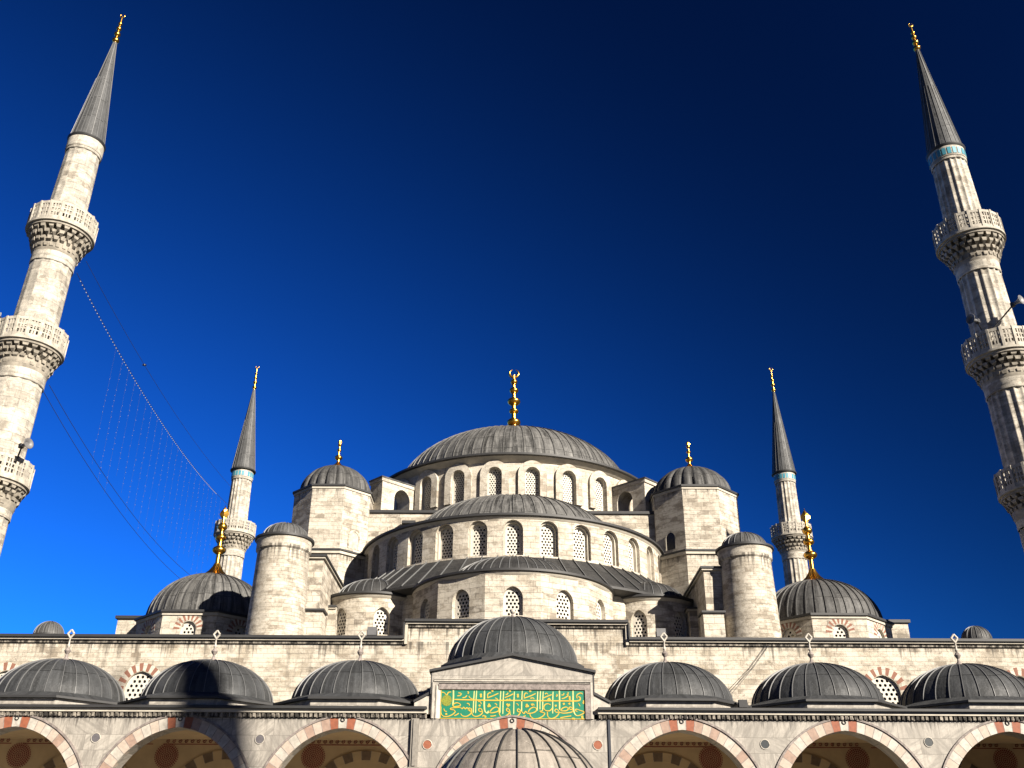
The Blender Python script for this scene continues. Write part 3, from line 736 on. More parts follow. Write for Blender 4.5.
    mb = MB(); ngon_ring(mb, cx, cy, 4.22, 8, 16.323, 16.46); mb.build('eave', M['lead_edge'], dr_)
    mb = MB(); hd = 3.25 if sg < 0 else 3.05
    dome(mb, cx, cy, 16.46, 3.92, hd, 40, 1.25, ribw=0.09, ribh=0.06)
    d_ = mb.build('corner_dome', [M['lead_main'] if sg < 0 else M['lead_mid'], M['lead_mid']], hall)
    d_['label'] = 'lead dome with a tall gilt finial on the ' + ('left' if sg < 0 else 'right') + ' corner of the hall roof'
    finial_mesh(cx, cy, 16.3+hd, 24.65, 1.05, [(0.38, 0.46, 0.62), (0.55, 0.38, 0.62), (0.70, 0.34, 0.8)], 'leaf').build('finial', M['gold'], d_)
    x0, x1 = sorted((sg*16.6, sg*26.3))
    mb = MB(); mb.box(x0, x1, 66.4, 73.0, 12.4, 17.2, skip='d'); b_ = mb.build('corner_block', M['stone'], hall)
    mb = MB(); mb.box(x0-0.15, x1+0.15, 66.25, 73.1, 17.203, 17.4); mb.build('lead_cap', M['lead_edge'], b_)
    # tiny cupola near the corner
    cx, cy = sg*26.8, 58.0
    mb = MB(); mb.lathe([(0.78, 12.4), (0.78, 14.1)], cx, cy, 32); mb.lathe([(0.78, 14.103), (0.88, 14.13), (0.88, 14.22), (0.75, 14.27)], cx, cy, 32, mi=1)
    c_ = mb.build('cupola', [M['stone'], M['lead_edge']], hall)
    mb = MB(); dome(mb, cx, cy, 14.22, 0.82, 0.82, 18, 0.7, ribw=0.04, ribh=0.03, n=36); mb.build('lead_cap', [M['lead_mid'], M['seam']], c_)
# --- side and rear half domes, mostly behind the turrets
for (ax, ay, a0) in ((9.6, 82, 0), (-9.6, 82, -pi), (0, 91.6, pi/2)):
    mb = MB(); mb.lathe([(10.2, 12.4), (10.2, 21.6)], ax, ay, 48, a0, a0+pi)
    d_ = mb.build('semi_dome_drum', M['stone'], hall)
    mb = MB(); dome(mb, ax, ay, 21.6, 10.35, 3.7, 64, 1.4, a0, a0+pi, ribs=False, n=48); mb.build('semi_dome', [M['lead_mid'], M['seam']], d_)
# ================================================================== MINARETS
def flute(nf, depth):
    return lambda a, r: r*(1-depth*(abs(sin(nf*a/2))))
def muqarnas(mb, z0, z1, r0, r1):
    """tiers of little pointed brackets, staggered, with deep hollows between them"""
    nt = 4; N = 24; rnd = random.Random(int(z0*10))
    mb.lathe([(r0-0.02, z0-0.1), (r0+0.03, z0+0.05), (r0+0.12, z0+(z1-z0)*0.35), (r1-0.62, z1-0.3), (r1-0.5, z1-0.02)], 0, 0, 56)
    mb.lathe([(r1-0.25, z1-0.16), (r1+0.02, z1-0.14), (r1+0.02, z1)], 0, 0, 64)
    hh = (z1-z0-0.1)/nt
    for t in range(nt):
        zt = z0+0.05+hh*(t+1)-(0.08 if t == nt-1 else 0); rr = r0+(r1-r0)*((t+0.8)/nt)**0.9; ri = rr-0.5
        for k in range(N):
            a = 2*pi*(k+(0.5 if t % 2 else 0)+rnd.uniform(-.06, .06))/N
            out = Vector((sin(a), -cos(a), 0)); tg = Vector((cos(a), sin(a), 0)); wd = pi*rr/N*rnd.uniform(0.62, 0.78); q = rr*rnd.uniform(0.97, 1.01)
            top = zt; mid = zt-hh*rnd.uniform(0.42, 0.6); bot = zt-hh*rnd.uniform(1.0, 1.2)
            P = [out*q-tg*wd, out*q+tg*wd, out*ri+tg*wd*0.5, out*ri-tg*wd*0.5]
            up = [p+Vector((0,0,top)) for p in P]; dn = [out*(q*0.985)-tg*wd*0.75, out*(q*0.985)+tg*wd*0.75, out*ri+tg*wd*0.4, out*ri-tg*wd*0.4]; dn = [p+Vector((0,0,mid)) for p in dn]
            tip = out*(ri+0.12)+Vector((0,0,bot))
            mb.poly(up)
            for i in range(4):
                j = (i+1) % 4; mb.poly([up[i], up[j], dn[j], dn[i]]); mb.poly([dn[i], dn[j], tip])
def parapet(mb, R, z0, z1, n=18):
    side = 2*R*math.tan(pi/n)
    for k in range(n):
        a = 2*pi*(k+0.5)/n; out = Vector((sin(a), -cos(a), 0)); tg = Vector((cos(a), sin(a), 0)); up = Vector((0,0,1))
        c = out*R; zc = (z0+z1)/2; H = (z1-z0)/2; T = 0.07
        hw = side/2*0.98
        # frame and a three by three pierced grid
        mb.obox(c+up*(z0+0.11), tg*hw, out*T, up*0.11); mb.obox(c+up*(z1-0.10), tg*hw, out*T, up*0.10)
        gz0, gz1 = z0+0.22, z1-0.20; cw = hw*0.70
        for s in (-1, 1): mb.obox(c+tg*s*(hw+cw)/2+up*(gz0+gz1)/2, tg*(hw-cw)/2, out*(T-0.004), up*(gz1-gz0)/2)
        for i in (1, 2):
            mb.obox(c+tg*(-cw+2*cw*i/3)+up*(gz0+gz1)/2, tg*0.045, out*(T-0.012), up*(gz1-gz0)/2)
            mb.obox(c+up*(gz0+(gz1-gz0)*i/3), tg*cw, out*(T-0.02), up*0.05)
        a2 = 2*pi*k/n; o2 = Vector((sin(a2), -cos(a2), 0)); t2 = Vector((cos(a2), sin(a2), 0))
        mb.obox(o2*(R/cos(pi/n))+up*zc, t2*0.07, o2*0.10, up*(H+0.02))
    mb.lathe([(R+0.14, z0-0.16), (R+0.14, z0-0.02), (R-0.8, z0-0.015)], 0, 0, 64)
    mb.lathe([(R-0.3, z0-0.30), (R+0.10, z0-0.163), (R+0.14, z0-0.16)], 0, 0, 64)
def minaret(loc, label, balconies, zcone, zgold, ztip, radii, reave, rbal, tiled=True, group='minarets of the mosque', fl=0.075, nf=18, lean=0.0):
    """balconies: (parapet top, parapet bottom, corbel bottom) from the top down; radii: (top, bottom) of each shaft stage"""
    t = thing('minaret', label, 'minaret', loc, group); X, Y = loc[0], loc[1]
    def put(mb, name, mats, par): 
        for i, v in enumerate(mb.v): mb.v[i] = (v[0]+X, v[1]+Y, v[2])
        return mb.build(name, mats, par)
    r = radii[0][0]
    mb = MB(); mb.lathe([(r+0.08, zcone-0.95), (r+0.08, zcone-0.12)], 0, 0, 64)
    for i, (pt, pb, cb) in enumerate(balconies):
        ztop = zcone-0.95 if i == 0 else balconies[i-1][2]-0.5
        ra, rb = radii[i]
        mb.lathe([(rb, pb-0.2), (rb, pb+0.9), (ra, ztop-0.22)], 0, 0, nf*8, rfun=flute(nf, fl))
        mb.lathe([(ra+0.01, ztop-0.24), (ra+0.05, ztop-0.2), (ra+0.05, ztop+0.02)], 0, 0, 56)
        rn = radii[i+1][0]
        mb.lathe([(rn+0.03, cb-0.5), (rn+0.05, cb-0.45), (rn+0.05, cb+0.05)], 0, 0, 56)
    ra, rb = radii[-1]; zl = balconies[-1][2]-0.5
    mb.lathe([(rb, 12.0), (ra, zl)], 0, 0, nf*8, rfun=flute(nf, fl))
    mb.lathe([(2.4, -0.1), (2.4, 10.0), (rb, 12.0)], 0, 0, 12, smooth=False)
    put(mb, 'shaft', M['minaret_stone'], t)
    for i, (pt, pb, cb) in enumerate(balconies):
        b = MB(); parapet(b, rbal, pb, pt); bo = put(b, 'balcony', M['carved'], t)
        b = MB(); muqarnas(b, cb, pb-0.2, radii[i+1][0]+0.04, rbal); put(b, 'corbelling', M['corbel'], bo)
    rtop = radii[0][0]
    if tiled:
        b = MB()
        for k in range(22):
            a = 2*pi*k/22; out = Vector((sin(a), -cos(a), 0)); tg = Vector((cos(a), sin(a), 0))
            b.obox(out*(rtop+0.08)+Vector((0,0,zcone-0.55)), tg*0.115, out*0.02, (0, 0, 0.27))
        put(b, 'tile_band', M['tile'], t)
    b = MB(); b.lathe([(rtop+0.04, zcone-0.14), (reave-0.03, zcone-0.03), (reave, zcone+0.08), (reave-0.15, zcone+0.18)], 0, 0, 64); put(b, 'eave', M['lead_edge'], t)
    b = MB(); np_ = 20; rc = reave-0.12
    b.lathe([(rc-(rc-0.09)*k/12, zcone+0.12+(zgold-zcone)*k/12) for k in range(13)], 0, 0, 80, panels=np_, rowh=1.9)
    for k in range(np_):
        a = 2*pi*k/np_; tg = Vector((cos(a), sin(a), 0)); out = Vector((sin(a), -cos(a), 0))
        c0 = out*rc+Vector((0,0,zcone+0.12)); c1 = out*0.11+Vector((0,0,zgold+0.1)); f = 1.0 if k % 2 == 0 else 0.6
        c1 = c0+(c1-c0)*f
        b.obox((c0+c1)/2, (c1-c0)/2, tg*0.022, out*0.03, 1)
    sp = put(b, 'spire', [M['lead_spire'], M['seam']], t)
    H = ztip-zgold
    b = finial_mesh(0, 0, zgold-0.1, ztip, 0.24, [(0.12, 0.27, 0.9), (0.32, 0.24, 0.95), (0.50, 0.20, 0.95), (0.66, 0.16, 1.0)], 'crescent', flare=False)
    b.lathe([(0.12, zgold-0.6), (0.10, zgold+0.6), (0.07, zgold+H*0.7), (0.05, ztip-0.4)], 0, 0, 12)
    put(b, 'finial', M['gold'], sp)
    t.rotation_euler = (0, radians(lean), 0)
    return t
B3 = [(42.1, 40.75, 38.75), (33.2, 31.85, 30.05), (24.15, 22.85, 21.15)]
RF = [(1.14, 1.27), (1.32, 1.40), (1.44, 1.50), (1.54, 1.65)]
minaret((-31.85, 56, 0), 'tall front minaret at the left edge, fully sunlit, no tile band under its grey spire', B3, 48.6, 58.35, 61.4, RF, 1.30, 2.05, tiled=False, fl=0.03, nf=14, lean=1.45)
B3R = [(41.75, 40.4, 38.4), (32.85, 31.5, 29.7), (23.9, 22.6, 20.9)]
minaret((31.9, 56, 0), 'tall front minaret at the right edge, left half in shade, blue tiles under its spire', B3R, 48.1, 58.0, 60.85, RF, 1.32, 2.07, lean=-1.5)
BR = [(37.4, 36.1, 34.2), (28.3, 27.0, 25.2), (19.2, 17.9, 16.2)]
RR = [(1.12, 1.22), (1.32, 1.38), (1.42, 1.48), (1.52, 1.6)]
minaret((-31.1, 107, 0), 'small distant minaret rising behind the left corner dome and its gilt finial', BR, 43.7, 54.2, 57.5, RR, 1.45, 2.12)
minaret((31.1, 107, 0), 'small distant minaret rising behind the right corner dome and its gilt finial', BR, 43.7, 54.2, 57.6, RR, 1.42, 2.12)
# the courtyard minaret behind the viewer: its spire throws the thin shadow on the arcade
MS = 80.0
mx, my = -12.9+MS*sin(radians(SUN_AZ)), 44.0-MS*cos(radians(SUN_AZ)); mz = 16.9+MS*math.tan(radians(SUN_EL))
minaret((mx, my, 0), 'courtyard minaret standing behind the viewer on the right, casting a thin shadow on the arcade', [(mz-17.5, mz-19.2, mz-20.7), (mz-26.5, mz-28.2, mz-29.7)], mz-12.5, mz-2.2, mz, [(1.5, 1.6), (1.7, 1.8), (1.9, 2.0)], 1.75, 2.4)
# ================================================================== PORTICO
port = thing('portico', 'marble courtyard arcade of pointed arches carrying a row of small dark lead domes', 'arcade', (0, 44, 0))
BAYS = [-27.9, -20.9, -14.0, -7.15, 0.0, 7.15, 14.0, 20.9, 27.9]
YF = 44.0
F = planeF((0, YF, 0), (1, 0, 0), (0, -1, 0)); FB = planeF((0, YF+0.9, 0), (1, 0, 0), (0, -1, 0))
AW, SPR, RISE, TH = 5.9, 4.2, 3.2, 0.46
arches = [dict(s=x, w=AW, sill=SPR, spring=SPR, rise=RISE) for x in BAYS]
mb = MB()
pierced(mb, F, -31.6, 31.6, SPR, 7.785, arches, 0.9, 1.2, sillface=False)
pierced(mb, FB, -31.6, 31.6, SPR, 7.86, arches, 0.0, 1.2, sillface=False)
aw = mb.build('arcade_wall', M['marble'], port)
def banded_arch(parent, F, win, t, n, pr, mats, pat, name='arch_ring', mould=True, d1=0.05):
    o0, o1 = outline(win, -0.006, 2*n)[1:-1], outline(win, t, 2*n)[1:-1]; c = win['s']; mb = MB()
    N = (len(o0)-1)//2*2
    for k in range(0, N, 2):
        mi = pat(k//2, N//2)
        for i in (k, k+1):
            if i+1 >= len(o0): break
            p, q, q1, p1 = o0[i], o0[i+1], o1[i+1], o1[i]
            g = 0.012 if i == k else 0.0
            mb.poly([F(c+p[0], p[1], -pr), F(c+q[0], q[1], -pr), F(c+q1[0], q1[1], -pr), F(c+p1[0], p1[1], -pr)], [p, q, q1, p1], mi)
            mb.poly([F(c+p[0], p[1], -pr), F(c+q[0], q[1], -pr), F(c+q[0], q[1], 0.30), F(c+p[0], p[1], 0.30)], [p, q, q, p], mi)
            mb.poly([F(c+p1[0], p1[1], -pr), F(c+q1[0], q1[1], -pr), F(c+q1[0], q1[1], d1), F(c+p1[0], p1[1], d1)], [p, q, q, p], mi)
        # fine joint between two blocks
        p, p1 = Vector((o0[k][0], 0, o0[k][1])), Vector((o1[k][0], 0, o1[k][1])); dr = (p1-p).normalized(); tg = Vector((dr.z, 0, -dr.x))*0.012
        qd = [p-tg, p+tg, p1+tg, p1-tg]
        mb.poly([F(c+v.x, v.z, -pr-0.003) for v in qd], [(0, 0)]*4, len(mats)-1)
    ob = mb.build(name, mats, parent)
    if mould:
        m2 = MB(); a, b = outline(win, t+0.002, 2*n)[1:-1], outline(win, t+0.085, 2*n)[1:-1]
        for i in range(len(a)-1):
            p, q, q1, p1 = a[i], a[i+1], b[i+1], b[i]
            m2.poly([F(c+p[0], p[1], -pr-0.05), F(c+q[0], q[1], -pr-0.05), F(c+q1[0], q1[1], -pr-0.05), F(c+p1[0], p1[1], -pr-0.05)], [p, q, q1, p1])
            m2.poly([F(c+p[0], p[1], -pr-0.05), F(c+q[0], q[1], -pr-0.05), F(c+q[0], q[1], 0.02), F(c+p[0], p[1], 0.02)], [p, q, q, p])
            m2.poly([F(c+p1[0], p1[1], -pr-0.05), F(c+q1[0], q1[1], -pr-0.05), F(c+q1[0], q1[1], 0.02), F(c+p1[0], p1[1], 0.02)], [p, q, q, p])
        m2.build('hood_moulding', M['frame_stone'], ob)
    return ob
rr_ = random.Random(3)
def pat(k, n):
    d = abs(k-(n-1)/2)
    if d < 0.6 and n % 2: return 0
    if d < 1.6: return 1
    return 2 if (k % 2) else rr_.choice((0, 0, 3))
M['pale_pink'] = mat_plain('pale pink marble', (0.545, 0.455, 0.375), 0.7, 0.4, 5)
NV = 29
for q in arches:
    ar = banded_arch(port, F, q, TH, NV, 0.03, [M['white'], M['red'], M['pale_pink'], M['pink'], M['frame_stone']], pat)
    # little keyhole ring boss on the keystone
    kb = MB(); c = Vector((q['s'], YF-0.05, SPR+RISE+TH*0.70))
    kb.tube([c+Vector((0.075*cos(2*pi*k/12), 0, 0.075*sin(2*pi*k/12))) for k in range(13)], 0.022, 5); kb.build('keystone_boss', M['black'], ar)
# columns, off below the picture but carrying the arches
for x in [(BAYS[i]+BAYS[i+1])/2 for i in range(8)] + [-31.3, 31.3]:
    mb = MB(); mb.lathe([(0.36, 0.45), (0.33, 3.35)], x, YF+0.45, 24); cl = mb.build('column', M['marble'], port)
    mb = MB(); mb.lathe([(0.36, 3.353), (0.40, 3.5), (0.44, 3.75), (0.60, 3.95)], x, YF+0.45, 12, smooth=False); mb.box(x-0.56, x+0.56, YF-0.05, YF+0.98, 3.953, 4.197); mb.build('capital', M['white'], cl)
    mb = MB(); mb.lathe([(0.55, 0.0), (0.55, 0.25), (0.42, 0.45)], x, YF+0.45, 24); mb.build('base', M['white'], cl)
# roundels in the spandrels
for i in range(8):
    x = (BAYS[i]+BAYS[i+1])/2
    x = {3: -3.55, 4: 3.58}.get(i, x); z = {0: 6.95, 7: 6.95, 1: 6.95, 6: 6.95, 2: 6.93, 5: 6.83, 3: 6.75, 4: 6.77}[i]
    m_ = M['red'] if i in (3, 4) else M['roundel_grey'] if i < 3 else M['roundel_dark']
    mb = MB(); P = [(x+0.17*sin(2*pi*k/24), YF-0.012, z+0.17*cos(2*pi*k/24)) for k in range(24)]; mb.poly(P)
    for k in range(24):
        a, b = P[k], P[(k+1) % 24]; mb.poly([a, b, (b[0], YF+0.02, b[2]), (a[0], YF+0.02, a[2])])
    ro = mb.build('roundel', m_, port)
    if i in (3, 4): ro['label'] = 'round red stone disc set in the spandrel beside the central arch'
    mb = MB(); mb.tube([(x+0.19*sin(2*pi*k/24), YF-0.008, z+0.19*cos(2*pi*k/24)) for k in range(25)], 0.022, 5); mb.build('rim', M['white'], ro)
# frieze with stained dentils, cornice and lead edge, broken by the portal block
FX = 3.62
mf, mc, ml = MB(), MB(), MB()
for a, b in ((-31.8, -FX), (FX, 31.8)):
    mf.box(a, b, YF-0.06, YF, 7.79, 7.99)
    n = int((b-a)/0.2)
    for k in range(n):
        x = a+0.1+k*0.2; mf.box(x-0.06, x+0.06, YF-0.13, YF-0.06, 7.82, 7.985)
    mc.box(a, b, YF-0.17, YF+0.3, 7.993, 8.14)
    ml.box(a, b, YF-0.32, YF+0.5, 8.143, 8.25)
mf.build('frieze', M['stain_shade'], aw); mc.build('cornice', M['trim'], aw); ml.build('lead_edge', M['lead_edge'], aw)
mb = MB()
for a, b in ((-31.8, -FX), (FX, 31.8)): mb.poly([(a, YF+0.3, 8.252), (b, YF+0.3, 8.252), (b, 51.995, 8.75), (a, 51.995, 8.75)])
for a, b in ((-31.8, -FX), (FX, 31.8)): mb.box(a, b, YF+0.9, 51.95, 8.0, 8.12)
mb.build('roof', M['lead_mid'], port)
# --- small domes
def bay_dome(x, z0, r, h, yc, rin, wall_h, label, stub=False):
    mb = MB(); ngon_ring(mb, x, yc, rin, 8, z0, z0+wall_h)
    dr = mb.build('dome_drum', M['marble'], port)
    mb = MB(); ngon_ring(mb, x, yc, rin+0.2, 8, z0+wall_h+0.003, z0+wall_h+0.095); mb.build('eave', M['lead_edge'], dr)
    mb = MB(); ze = z0+wall_h+0.09
    # lead skirt running from the round dome out to the eight sided eave
    P, U = [[], []], [[], []]
    for k in range(65):
        a = 2*pi*k/64; l_ = (a+pi/8) % (pi/4)-pi/8; ro_ = (rin+0.19)/cos(l_)
        P[0].append((x+ro_*sin(a), yc-ro_*cos(a), ze)); P[1].append((x+(r-0.02)*sin(a), yc-(r-0.02)*cos(a), ze+0.30))
        for q in (0, 1): U[q].append((a/(2*pi)*30, q*0.4))
    mb.grid(P, U, 0, False)
    dome(mb, x, yc, ze+0.14, r, h, 30, 1.35, ribw=0.036, ribh=0.042, n=60)
    d = mb.build('small_dome', [M['lead'], M['seam']], port); d['label'] = label
    # turned marble finial with a pierced diamond head
    zt = ze+0.14+h; fb = MB()
    fb.lathe([(0.24, zt-0.06), (0.16, zt+0.06), (0.07, zt+0.17), (0.05, zt+0.32)], x, yc, 14, mi=1)
    if stub:
        fb.ball((x, yc, zt+0.36), 0.13, 8); fb.build('finial', [M['white'], M['frame_stone']], d); return d, dr
    fb.lathe([(0.05, zt+0.30), (0.12, zt+0.40), (0.15, zt+0.47), (0.10, zt+0.56), (0.045, zt+0.62)], x, yc, 14, mi=1)
    fb.lathe([(0.045, zt+0.60), (0.085, zt+0.70), (0.045, zt+0.79), (0.035, zt+1.0), (0.06, zt+1.05), (0.03, zt+1.09)], x, yc, 12)
    D = 0.19; c = Vector((x, yc, zt+1.07+D))
    for k in range(4):
        p = c+Vector((D*0.8*sin(pi/2*k), 0, D*cos(pi/2*k))); q = c+Vector((D*0.8*sin(pi/2*(k+1)), 0, D*cos(pi/2*(k+1)))); fb.tube([p, q], 0.05, 6)
    fb.build('finial', [M['white'], M['frame_stone']], d)
    return d, dr
names = {-27.9: 'outermost left', -20.9: 'far left', -14.0: 'second from left', -7.15: 'just left of the portal', 7.15: 'just right of the portal', 14.0: 'second from right', 20.9: 'far right', 27.9: 'outermost right'}
for x in BAYS:
    if x == 0: continue
    bay_dome(x, 8.26, 2.95, 2.0, 47.5, 3.5, 0.29, 'small dark lead arcade dome, ' + names[x])
# --- portal block with its gable, inscription panel and higher dome
mb = MB()
yf, yb = 43.965, 52.0; zs, za, xg = 9.72, 10.40, 3.46
px0, px1, pz0, pz1 = -3.06, 3.10, 7.79, 8.99
fr = 0.23
ox0, ox1, oz1 = px0-0.10, px1+fr+0.05, pz1+fr+0.04
front = [((-xg, 7.79), (ox0, 7.79), (ox0, oz1), (-xg, oz1)), ((ox1, 7.79), (xg, 7.79), (xg, oz1), (ox1, oz1)), ((-xg, oz1), (ox0, oz1), (ox0, zs+0.0), (-xg, zs)), ((ox1, oz1), (xg, oz1), (xg, zs), (ox1, zs))]
for q in front: mb.poly([(x, yf, z) for x, z in q])
mb.poly([(ox0, yf, oz1), (ox1, yf, oz1), (ox1, yf, zs), (ox0, yf, zs)])
mb.poly([(-xg, yf, zs), (xg, yf, zs), (0, yf, za)])
for sg in (-1, 1): mb.poly([(sg*xg, yf, 7.79), (sg*xg, yb, 7.79), (sg*xg, yb, zs), (sg*xg, yf, zs)])
mb.poly([(-xg, yf, 7.79), (xg, yf, 7.79), (xg, yb, 7.79), (-xg, yb, 7.79)])
pb = mb.build('portal_block', M['marble'], port)
mb = MB()
for sg in (-1, 1):
    x1 = sg*(xg+0.12); dz = (za-zs)/xg*0.12
    c = [(0, yf-0.14, za+0.003), (x1, yf-0.14, zs-dz+0.003), (x1, yb-0.01, zs-dz+0.003), (0, yb-0.01, za+0.003)]
    t = [(p[0], p[1], p[2]+0.10) for p in c]
    mb.poly(t); mb.poly(c); mb.poly([c[0], c[1], t[1], t[0]]); mb.poly([c[1], c[2], t[2], t[1]])
    # lead-covered shoulder stepping down to the arcade roof
    a, b = sorted((sg*(xg+0.003), sg*(xg+0.62)))
    xs = sg*(xg+0.003); xe = sg*(xg+0.75)
    mb.poly([(xs, yf+0.05, 8.95), (xe, yf+0.05, 8.55), (xe, 50, 8.55), (xs, 50, 8.95)]); mb.poly([(xs, yf+0.05, 8.95), (xe, yf+0.05, 8.55), (xe, yf+0.05, 8.45), (xs, yf+0.05, 8.83)])
    mb.box(min(xs, sg*(xg+0.05)), max(xs, sg*(xg+0.05)), yf-0.02, yf+0.1, 8.8, zs-0.02)
mb.build('gable_roof', M['lead_edge'], pb)
mb = MB()
for sg in (-1, 1):
    xs = sg*(xg+0.004); xe = sg*(xg+0.72)
    q = [(xs, yf+0.12, 7.99), (xe, yf+0.12, 7.99), (xe, yf+0.12, 8.44), (xs, yf+0.12, 8.82)]; mb.poly(q); mb.poly([(xe, yf+0.12, 7.99), (xe, 50, 7.99), (xe, 50, 8.44), (xe, yf+0.12, 8.44)])
mb.box(-xg+0.1, xg-0.1, yf-0.05, yf, oz1+0.06, oz1+0.12); mb.box(-xg+0.1, xg-0.1, yf-0.03, yf, oz1+0.15, oz1+0.18)
for sg in (-1, 1): mb.box(min(sg*3.42, sg*3.34), max(sg*3.42, sg*3.34), yf-0.04, yf, 7.8, oz1+0.03)
mb.build('moulding', M['white'], pb)
d, dr = bay_dome(0.0, 10.02, 3.02, 2.3, 47.5, 3.05, 0.30, 'highest arcade dome, behind the gable over the green inscription', True)
# --- inscription panel
mb = MB(); mb.box(px0, px1, yf+0.03, yf+0.12, pz0, pz1)
panel = mb.build('inscription_panel', M['green'], port); panel['label'] = 'green panel with gold Arabic calligraphy'
mb = MB(); mb.box(px0-0.10, px1+fr, yf-0.03, yf+0.1, pz1, pz1+fr-0.003); mb.box(px1+0.002, px1+fr, yf-0.035, yf+0.1, pz0-0.0, pz1-0.002)
mb.build('stone_frame', M['frame_stone'], panel)
mb = MB(); mb.poly([(px0-0.003, yf+0.03, pz0), (px0-0.003, yf+0.03, pz1), (px0-0.16, yf-0.03, pz1+0.16), (px0-0.16, yf-0.03, pz0)]); mb.box(px0-0.2, px0-0.163, yf-0.035, yf+0.02, pz0, pz1+0.18); mb.build('side_frame', M['white'], panel)
X0, X1, Y0, Y1 = 51.0, 1902.0, 95.0, 475.0
def pt(x, y): return (px0+(x-X0)/(X1-X0)*(px1-px0), pz1-(y-Y0)/(Y1-Y0)*(pz1-pz0))
def cat(P, n=6):
    if len(P) < 3: return P
    Q = [P[0]]+P+[P[-1]]; out = []
    for i in range(1, len(Q)-2):
        for k in range(n):
            t = k/n; a, b, c, d = Q[i-1], Q[i], Q[i+1], Q[i+2]
            out.append(tuple(0.5*((2*b[j])+(-a[j]+c[j])*t+(2*a[j]-5*b[j]+4*c[j]-d[j])*t*t+(-a[j]+3*b[j]-3*c[j]+d[j])*t**3) for j in (0, 1)))
    return out+[P[-1]]
lift = [0]
def stroke(mb, P, w=15, mi=0, pen=True):
    P = cat(P); S = [Vector((pt(*p)[0], 0, pt(*p)[1])) for p in P]; lift[0] = (lift[0]+1) % 9
    y = yf+0.022-0.0012*lift[0]; wm = w/(X1-X0)*(px1-px0)/2; L, R_ = [], []
    for i, p in enumerate(S):
        t = (S[min(i+1, len(S)-1)]-S[max(i-1, 0)]).normalized(); nrm = Vector((-t.z, 0, t.x))
        ww = wm*(0.72+0.45*abs(t.x*0.55+t.z*0.83)) if pen else wm
        if pen and (i == 0 or i == len(S)-1): ww *= 0.55
        L.append(p+nrm*ww); R_.append(p-nrm*ww)
    for i in range(len(S)-1):
        q = [L[i], R_[i], R_[i+1], L[i+1]]; mb.poly([(v.x, y, v.z) for v in q], None, mi)
        for a, b in ((L[i], L[i+1]), (R_[i], R_[i+1])): mb.poly([(a.x, y, a.z), (b.x, y, b.z), (b.x, yf+0.031, b.z), (a.x, yf+0.031, a.z)], None, mi)
def dot(mb, x, y, r=11, mi=0): stroke(mb, [(x-r, y+r*0.4), (x+r, y-r*0.4)], 2*r, mi, False)
lt = MB()
for (x, a, b) in ((475, 112, 400), (505, 108, 402), (815, 112, 400), (852, 112, 412), (990, 118, 412), (1091, 108, 380), (1290, 114, 368), (1325, 110, 352), (1360, 114, 360), (1487, 115, 402)):
    stroke(lt, [(x+6, a), (x, (a+b)/2), (x-2, b)], 13, 1)
stroke(lt, [(212, 98), (215, 200), (210, 312)], 17, 1); stroke(lt, [(612, 108), (612, 300), (622, 375), (650, 398), (672, 372)], 18, 1)
stroke(lt, [(1575, 98), (1575, 240), (1573, 352)], 17, 1); stroke(lt, [(1750, 90), (1748, 300), (1762, 395), (1790, 428)], 17, 1)
stroke(lt, [(222, 226), (600, 234), (1200, 236), (1700, 238), (1800, 236), (1836, 222), (1838, 192), (1815, 182)], 15)
